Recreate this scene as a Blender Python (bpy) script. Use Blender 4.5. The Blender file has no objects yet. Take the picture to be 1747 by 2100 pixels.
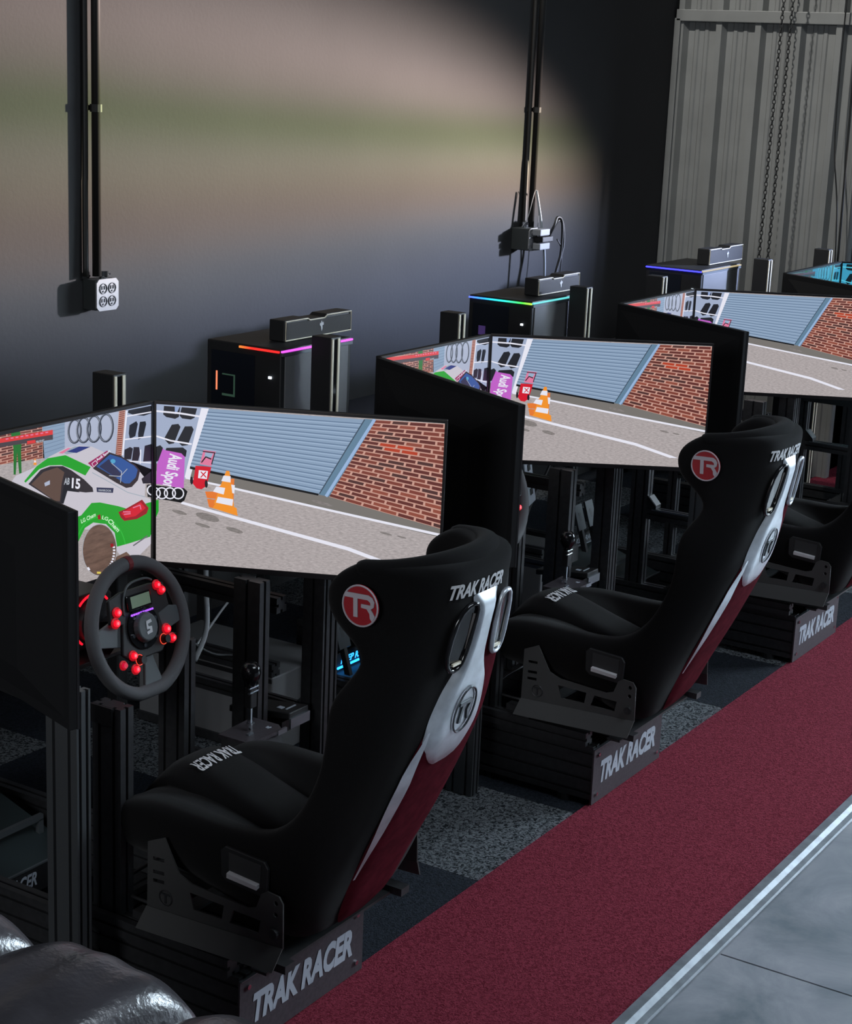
import bpy, bmesh, math, random
from mathutils import Vector, Matrix
from math import radians as RD, sin, cos, pi
random.seed(11)
SC = bpy.context.scene
COL = SC.collection

# ------------------------------------------------------------------ camera
CAM_H = 2.0357
RIGHT = Vector((0.5374, -0.8423, 0.0415)); DOWN = Vector((-0.1877, -0.1675, -0.9679)); FWD = Vector((0.8222, 0.5123, -0.2481))
FWD.normalize(); RIGHT = (RIGHT - FWD * RIGHT.dot(FWD)).normalized(); DOWN = FWD.cross(RIGHT)
if DOWN.z > 0: DOWN = -DOWN
cd = bpy.data.cameras.new('camera'); cam = bpy.data.objects.new('camera', cd); COL.objects.link(cam)
M = Matrix.Identity(4)
for i in range(3):
    M[i][0] = RIGHT[i]; M[i][1] = -DOWN[i]; M[i][2] = -FWD[i]
M.translation = Vector((0, 0, CAM_H))
cam.matrix_world = M
cd.sensor_fit = 'HORIZONTAL'; cd.sensor_width = 36.0; cd.lens = 3572.66 / 1747 * 36.0
cd.clip_start = 0.05; cd.clip_end = 100
SC.camera = cam

# ------------------------------------------------------------------ view and world
SC.view_settings.view_transform = 'Standard'; SC.view_settings.look = 'None'
SC.view_settings.gamma = 1; SC.view_settings.use_curve_mapping = False
SC.view_settings.exposure = 0.0
W = bpy.data.worlds.new('world'); SC.world = W; W.use_nodes = True
W.node_tree.nodes['Background'].inputs[0].default_value = (0.55, 0.68, 0.9, 1)
W.node_tree.nodes['Background'].inputs[1].default_value = 0.02

# ------------------------------------------------------------------ lights
def area(name, loc, target, sx, sy, power, col):
    l = bpy.data.lights.new(name, 'AREA'); l.shape = 'RECTANGLE'; l.size = sx; l.size_y = sy; l.energy = power; l.color = col
    o = bpy.data.objects.new(name, l); COL.objects.link(o); o.location = loc
    o.rotation_euler = (Vector(target) - Vector(loc)).to_track_quat('-Z', 'Y').to_euler()
    return o
# daylight entering by the open bay door on the right, beyond the ribbed metal wall
bl = area('bay_door_daylight', (10.6, -1.4, 2.3), (5.6, 1.1, 0.0), 2.6, 2.2, 110, (0.72, 0.87, 1.0)); bl.data.spread = RD(70)
# added fill from an unseen source, brightens the floor and seat backs
hl = area('floor_fill', (3.9, -1.4, 4.8), (4.3, 0.7, 0.0), 3.0, 2.0, 62, (0.78, 0.89, 1.0)); hl.data.spread = RD(110)
# faint light from the hall behind the camera
area('rear_hall_light', (-4.0, 1.2, 2.8), (3.2, 2.2, 0.3), 2.0, 1.5, 130, (0.9, 0.95, 1.0))
# added unseen fill, brightens the ribbed metal wall and grazes the back wall
wl = area('ribbed_wall_fill', (5.9, 3.90, 4.5), (8.72, 3.35, 1.3), 0.12, 0.12, 18, (1.0, 0.98, 0.93)); wl.data.spread = RD(80)
# light thrown through the opening onto the dark wall: a blurred, banded picture of the outside
def srgb(r, g, b):
    f = lambda c: (c / 255 / 12.92) if c / 255 <= 0.04045 else ((c / 255 + 0.055) / 1.055) ** 2.4
    return (f(r), f(g), f(b), 1)
PL = Vector((10.2, 0.6, 2.02)); WALL_Y = 4.0
sl = bpy.data.lights.new('pinhole_image_light', 'SPOT'); so = bpy.data.objects.new('pinhole_image_light', sl); COL.objects.link(so)
so.location = PL; aim = Vector((5.2, WALL_Y, 1.6)) - PL
so.rotation_euler = aim.to_track_quat('-Z', 'Y').to_euler()
sl.spot_size = RD(84); sl.spot_blend = 0.3; sl.energy = 27000; sl.shadow_soft_size = 0.085
sl.use_nodes = True
nt = sl.node_tree; nd = nt.nodes; lk = nt.links
em = [n for n in nd if n.type == 'EMISSION'][0]
tcn = nd.new('ShaderNodeTexCoord'); LM = so.rotation_euler.to_matrix()      # direction of each ray, turned from the lamp's axes to the room's
DIR = []
for i in range(3):
    n = nd.new('ShaderNodeVectorMath'); n.operation = 'DOT_PRODUCT'; lk.new(tcn.outputs['Normal'], n.inputs[0]); n.inputs[1].default_value = LM[i]; DIR.append(n.outputs['Value'])
def lm(op, a, b=None, c=None, clamp=False):
    n = nd.new('ShaderNodeMath'); n.operation = op; n.use_clamp = clamp
    for i, v in enumerate((a, b, c)):
        if v is None: continue
        if isinstance(v, (int, float)): n.inputs[i].default_value = v
        else: lk.new(v, n.inputs[i])
    return n.outputs[0]
D = WALL_Y - PL.y
hz = lm('MULTIPLY_ADD', lm('DIVIDE', DIR[2], DIR[1]), D, PL.z)      # height where this ray meets the wall
hx = lm('MULTIPLY_ADD', lm('DIVIDE', DIR[0], DIR[1]), D, PL.x)      # place along the wall
sq_ = lm('MULTIPLY_ADD', lm('SUBTRACT', hx, 4.6), 0.20, 1.0)                        # the bands close up towards the far end
hzs = lm('MULTIPLY_ADD', lm('SUBTRACT', hz, 1.55), lm('MAXIMUM', sq_, 0.9), 1.55)
rp = nd.new('ShaderNodeValToRGB'); lk.new(lm('DIVIDE', lm('SUBTRACT', hzs, 0.7), 2.0, clamp=True), rp.inputs[0])
BANDS = [(0.70, (56, 62, 78)), (0.92, (66, 72, 88)), (1.08, (76, 80, 94)), (1.22, (86, 88, 96)), (1.32, (98, 97, 101)), (1.40, (112, 101, 96)), (1.52, (116, 101, 90)),
         (1.60, (123, 112, 95)), (1.72, (122, 116, 99)), (1.80, (100, 102, 74)), (1.87, (92, 96, 66)), (1.95, (118, 108, 96)), (2.10, (134, 119, 112)), (2.25, (126, 113, 107)), (2.6, (110, 98, 92))]
def set_ramp(cr, stops):
    cr.elements[0].position = stops[0][0]; cr.elements[0].color = stops[0][1]
    cr.elements[1].position = stops[-1][0]; cr.elements[1].color = stops[-1][1]
    for p, c in stops[1:-1]: e = cr.elements.new(p); e.color = c
rp.color_ramp.interpolation = 'LINEAR'
set_ramp(rp.color_ramp, [((z - 0.7) / 2.0, srgb(*c)) for z, c in BANDS])
# far edge of the picture is round: it fades towards the corner of the room
rx = lm('DIVIDE', lm('SUBTRACT', hx, 4.55), 3.75); rz = lm('DIVIDE', lm('SUBTRACT', hz, 1.22), 1.42)
rr = lm('SQRT', lm('ADD', lm('POWER', lm('MAXIMUM', rx, 0.0), 2.0), lm('POWER', lm('ABSOLUTE', rz), 2.0)))
mr = nd.new('ShaderNodeMapRange'); mr.interpolation_type = 'SMOOTHSTEP'; lk.new(rr, mr.inputs[0])
mr.inputs[1].default_value = 0.66; mr.inputs[2].default_value = 0.96; mr.inputs[3].default_value = 1; mr.inputs[4].default_value = 0.0
lx = nd.new('ShaderNodeMapRange'); lk.new(hx, lx.inputs[0]); lx.inputs[1].default_value = 3.0; lx.inputs[2].default_value = 5.6; lx.inputs[3].default_value = 1.55; lx.inputs[4].default_value = 1.0
lo_ = nd.new('ShaderNodeMapRange'); lo_.interpolation_type = 'SMOOTHSTEP'; lk.new(lm('MULTIPLY_ADD', lm('SUBTRACT', hx, 4.0), 0.13, hz), lo_.inputs[0])
lo_.inputs[1].default_value = 0.86; lo_.inputs[2].default_value = 1.36; lo_.inputs[3].default_value = 0.03; lo_.inputs[4].default_value = 1.0
mx = nd.new('ShaderNodeVectorMath'); mx.operation = 'SCALE'; lk.new(rp.outputs[0], mx.inputs[0]); lk.new(lm('MULTIPLY', lo_.outputs[0], lm('MULTIPLY', mr.outputs[0], lx.outputs[0])), mx.inputs['Scale'])
lk.new(mx.outputs[0], em.inputs[0]); em.inputs[1].default_value = 1.0

# ------------------------------------------------------------------ materials
MT = {}
def mat(name, col, rough=0.6, metal=0.0, spec=0.5, emit=None, es=1.0, var=0.0, vs=40.0, bump=0.0, bs=200.0, stretch=None, coat=0.0, sheen=0.0, dark=None):
    if name in MT: return MT[name]
    m = bpy.data.materials.new(name); m.use_nodes = True; t = m.node_tree; b = t.nodes['Principled BSDF']
    c = tuple(col) + (1,) if len(col) == 3 else col
    b.inputs['Base Color'].default_value = c; b.inputs['Roughness'].default_value = rough; b.inputs['Metallic'].default_value = metal
    b.inputs['Specular IOR Level'].default_value = spec
    if coat: b.inputs['Coat Weight'].default_value = coat; b.inputs['Coat Roughness'].default_value = 0.1
    if sheen: b.inputs['Sheen Weight'].default_value = sheen; b.inputs['Sheen Roughness'].default_value = 0.5
    if emit is not None:
        b.inputs['Emission Color'].default_value = tuple(emit[:3]) + (1,); b.inputs['Emission Strength'].default_value = es
    tc = t.nodes.new('ShaderNodeTexCoord'); mp = t.nodes.new('ShaderNodeMapping'); t.links.new(tc.outputs['Object'], mp.inputs[0])
    if stretch: mp.inputs['Scale'].default_value = stretch
    if var or dark:
        n = t.nodes.new('ShaderNodeTexNoise'); n.inputs['Scale'].default_value = vs; n.inputs['Detail'].default_value = 4
        t.links.new(mp.outputs[0], n.inputs['Vector'])
        r = t.nodes.new('ShaderNodeValToRGB'); t.links.new(n.outputs[0], r.inputs[0])
        d = dark if dark else tuple(x * (1 - var) for x in c[:3])
        r.color_ramp.elements[0].position = 0.38; r.color_ramp.elements[1].position = 0.62
        r.color_ramp.elements[0].color = tuple(d[:3]) + (1,); r.color_ramp.elements[1].color = c
        t.links.new(r.outputs[0], b.inputs['Base Color'])
    if bump:
        n2 = t.nodes.new('ShaderNodeTexNoise'); n2.inputs['Scale'].default_value = bs; n2.inputs['Detail'].default_value = 3
        t.links.new(mp.outputs[0], n2.inputs['Vector'])
        bp = t.nodes.new('ShaderNodeBump'); bp.inputs['Strength'].default_value = bump; bp.inputs['Distance'].default_value = 0.004
        t.links.new(n2.outputs[0], bp.inputs['Height']); t.links.new(bp.outputs[0], b.inputs['Normal'])
    MT[name] = m; return m
black_paint = mat('black_powder_coat', (0.012, 0.012, 0.013), 0.45, var=0.3, vs=300)
alu = mat('black_anodised_profile', (0.045, 0.045, 0.048), 0.42, 0.45, var=0.2, vs=60)
alu_light = mat('pale_profile_edge', (0.22, 0.24, 0.26), 0.35, 0.8)  # pale metal for small parts, also for painted edge highlights
plate_m = mat('dark_plate', (0.06, 0.052, 0.06), 0.5, 0.2, var=0.25, vs=120)
bracket_m = mat('matt_bracket_steel', (0.05, 0.05, 0.05), 0.55, 0.1, bump=0.15, bs=900)
fabric = mat('black_seat_fabric', (0.0065, 0.0062, 0.0065), 0.95, spec=0.06, sheen=0.06, var=0.25, vs=500, bump=0.3, bs=1500)
red_suede = mat('red_suede', (0.095, 0.008, 0.016), 0.95, spec=0.03, sheen=0.0, var=0.25, vs=35, bump=0.2, bs=1200)
silver = mat('brushed_silver', (0.68, 0.72, 0.77), 0.38, 0.6, var=0.25, vs=18)
chrome = mat('chrome', (0.75, 0.77, 0.8), 0.12, 1.0)
white_ink = mat('white_print', (0.6, 0.6, 0.62), 0.6)
grey_ink = mat('grey_print', (0.34, 0.37, 0.42), 0.6)
badge_red = mat('badge_red', (0.30, 0.004, 0.012), 0.5)
badge_white = mat('badge_thread', (0.42, 0.38, 0.42), 0.7)
plastic = mat('black_plastic', (0.009, 0.009, 0.010), 0.55, var=0.2, vs=200)
gloss_black = mat('gloss_black_plastic', (0.008, 0.008, 0.009), 0.12)
glass_dark = mat('tinted_side_glass', (0.008, 0.010, 0.016), 0.10, coat=0.3)
bezel_m = mat('monitor_bezel', (0.012, 0.010, 0.011), 0.35)
cable_w = mat('white_cable', (0.35, 0.36, 0.37), 0.5)
cable_b = mat('black_cable', (0.01, 0.01, 0.01), 0.5)
grip_m = mat('wheel_grip', (0.10, 0.10, 0.105), 0.75, spec=0.3, bump=0.25, bs=1100)
grey_plastic = mat('grey_wheel_plastic', (0.075, 0.085, 0.09), 0.45)
gold_line = mat('pale_edge_trim', (0.85, 0.78, 0.62), 0.35, 0.1)
steel_box = mat('galvanised_steel', (0.55, 0.56, 0.56), 0.4, 0.6, var=0.2, vs=80)
def emis(name, c, s=1.0): return mat(name, (0.01, 0.01, 0.01), 0.5, emit=c, es=s)
red_glow = emis('red_led', (1.0, 0.01, 0.03), 6.0)
red_core = emis('red_led_core', (1.0, 0.004, 0.018), 1.5)

# ------------------------------------------------------------------ mesh helpers
def link(name, bm, m, parent=None, smooth=False, mats=None, bevel=0.0, subs=0, norm=True):
    if norm: bmesh.ops.recalc_face_normals(bm, faces=bm.faces)
    me = bpy.data.meshes.new(name); bm.to_mesh(me); bm.free()
    for x in (mats or [m]): me.materials.append(x)
    if smooth:
        for p in me.polygons: p.use_smooth = True
    o = bpy.data.objects.new(name, me); COL.objects.link(o)
    if bevel:
        b = o.modifiers.new('bevel', 'BEVEL'); b.width = bevel; b.segments = 2; b.limit_method = 'ANGLE'; b.angle_limit = RD(40)
    if subs:
        s = o.modifiers.new('subdivision', 'SUBSURF'); s.levels = subs; s.render_levels = subs
    if parent: o.parent = parent
    return o
def tag(o, label=None, cat=None, group=None, kind=None):
    if label: o['label'] = label
    if cat: o['category'] = cat
    if group: o['group'] = group
    if kind: o['kind'] = kind
    return o
def thing(name, label, cat, loc=(0, 0, 0), group=None, rz=0):
    o = bpy.data.objects.new(name, None); COL.objects.link(o); o.location = loc; o.rotation_euler = (0, 0, rz); o.empty_display_size = 0.05
    return tag(o, label, cat, group)
def copy_tree(o, parent=None):
    c = o.copy(); COL.objects.link(c)
    if parent: c.parent = parent
    for ch in [x for x in bpy.data.objects if x.parent == o]: copy_tree(ch, c)
    return c
def B(): return bmesh.new()
def box(bm, x0, x1, y0, y1, z0, z1, mi=0, T=None):
    vs = [bm.verts.new((x, y, z)) for x in (x0, x1) for y in (y0, y1) for z in (z0, z1)]
    if T is not None:
        for v in vs: v.co = T @ v.co
    for f in ((0, 1, 3, 2), (4, 6, 7, 5), (0, 4, 5, 1), (2, 3, 7, 6), (0, 2, 6, 4), (1, 5, 7, 3)):
        bm.faces.new([vs[i] for i in f]).material_index = mi
def frame_of(d):
    d = d.normalized(); a = Vector((0, 0, 1)) if abs(d.z) < 0.9 else Vector((1, 0, 0))
    u = d.cross(a).normalized(); return u, d.cross(u).normalized()
def tube(bm, pts, r, n=8, closed=False, mi=0, rs=None):
    pts = [Vector(p) for p in pts]; rings = []; N = len(pts); pu = None
    for i, p in enumerate(pts):
        a = pts[(i - 1) % N] if (closed or i) else p; b = pts[(i + 1) % N] if (closed or i < N - 1) else p
        d = (b - a).normalized()
        if pu is None: u, v = frame_of(d)
        else:
            u = (pu - d * pu.dot(d)).normalized(); v = d.cross(u)
        pu = u; rr = rs[i] if rs else r
        rings.append([bm.verts.new(p + (u * cos(2 * pi * k / n) + v * sin(2 * pi * k / n)) * rr) for k in range(n)])
    for i in range(N if closed else N - 1):
        A, Bq = rings[i], rings[(i + 1) % N]
        off = 0
        if closed and i == N - 1:
            off = min(range(n), key=lambda o: (A[0].co - Bq[o].co).length)
        for k in range(n):
            bm.faces.new((A[k], A[(k + 1) % n], Bq[(k + 1 + off) % n], Bq[(k + off) % n])).material_index = mi
    if not closed:
        bm.faces.new(rings[0][::-1]).material_index = mi; bm.faces.new(rings[-1]).material_index = mi
def cyl(bm, a, b, r, n=16, mi=0, r2=None): tube(bm, [a, b], r, n, mi=mi, rs=[r, r2 if r2 is not None else r])
def spline(pts, k=6):
    pts = [Vector(p) for p in pts]; out = []
    for i in range(len(pts) - 1):
        p0 = pts[max(i - 1, 0)]; p1 = pts[i]; p2 = pts[i + 1]; p3 = pts[min(i + 2, len(pts) - 1)]
        for j in range(k):
            t = j / k
            out.append(0.5 * ((2 * p1) + (p2 - p0) * t + (2 * p0 - 5 * p1 + 4 * p2 - p3) * t * t + (3 * p1 - p0 - 3 * p2 + p3) * t ** 3))
    out.append(pts[-1]); return out
def prism(bm, pts2, fn, d, mi=0):
    """polygon pts2 mapped by fn(u,v,w), thickness w 0..d"""
    a = [bm.verts.new(fn(u, v, 0)) for u, v in pts2]; b = [bm.verts.new(fn(u, v, d)) for u, v in pts2]
    bm.faces.new(a).material_index = mi; bm.faces.new(b[::-1]).material_index = mi
    for i in range(len(a)):
        j = (i + 1) % len(a); bm.faces.new((a[i], b[i], b[j], a[j])).material_index = mi
def holed(loops, thick):
    """flat plate with holes in local XY, centred thickness in Z, from a filled 2D curve"""
    cu = bpy.data.curves.new('outline', 'CURVE'); cu.dimensions = '2D'; cu.fill_mode = 'BOTH'; cu.extrude = thick / 2
    for lp in loops:
        s = cu.splines.new('POLY'); s.points.add(len(lp) - 1); s.use_cyclic_u = True
        for i, (x, y) in enumerate(lp): s.points[i].co = (x, y, 0, 1)
    o = bpy.data.objects.new('outline', cu); COL.objects.link(o)
    me = bpy.data.meshes.new_from_object(o.evaluated_get(bpy.context.evaluated_depsgraph_get()))
    bm = bmesh.new(); bm.from_mesh(me); bpy.data.objects.remove(o); bpy.data.curves.remove(cu); bpy.data.meshes.remove(me)
    return bm
def xf(bm, fn):
    for v in bm.verts: v.co = Vector(fn(*v.co))
    return bm
TXT = {}
def text_bm(s, bold=0.0, shear=0.0, space=1.0):
    """text as a flat mesh normalised to width 1, height 1"""
    k = (s, bold, shear, space)
    if k not in TXT:
        cu = bpy.data.curves.new('txt', 'FONT'); cu.body = s; cu.size = 1; cu.offset = bold; cu.shear = shear; cu.space_character = space; cu.resolution_u = 3
        o = bpy.data.objects.new('txt', cu); COL.objects.link(o)
        me = bpy.data.meshes.new_from_object(o.evaluated_get(bpy.context.evaluated_depsgraph_get()))
        bpy.data.objects.remove(o); bpy.data.curves.remove(cu); TXT[k] = me
    me = TXT[k]; bm = bmesh.new(); bm.from_mesh(me)
    xs = [v.co.x for v in bm.verts]; ys = [v.co.y for v in bm.verts]
    x0, x1, y0, y1 = min(xs), max(xs), min(ys), max(ys)
    for v in bm.verts: v.co = Vector(((v.co.x - x0) / (x1 - x0), (v.co.y - y0) / (y1 - y0), 0))
    return bm
def text_on(name, s, o, xv, yv, m, parent, bold=0.03, shear=0.25, space=1.0):
    o, xv, yv = Vector(o), Vector(xv), Vector(yv)
    bm = text_bm(s, bold, shear, space); n = xv.cross(yv).normalized() * 0.0005
    for v in bm.verts: v.co = o + xv * v.co.x + yv * v.co.y
    r = bmesh.ops.extrude_face_region(bm, geom=bm.faces[:])
    for g in r['geom']:
        if isinstance(g, bmesh.types.BMVert): g.co += n
    for f in bm.faces: f.smooth = False
    return link(name, bm, m, parent)
def rbox(name, x0, x1, y0, y1, z0, z1, m, parent, bevel=0.004, **k):
    bm = B(); box(bm, x0, x1, y0, y1, z0, z1); return link(name, bm, m, parent, bevel=bevel, **k)

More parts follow.
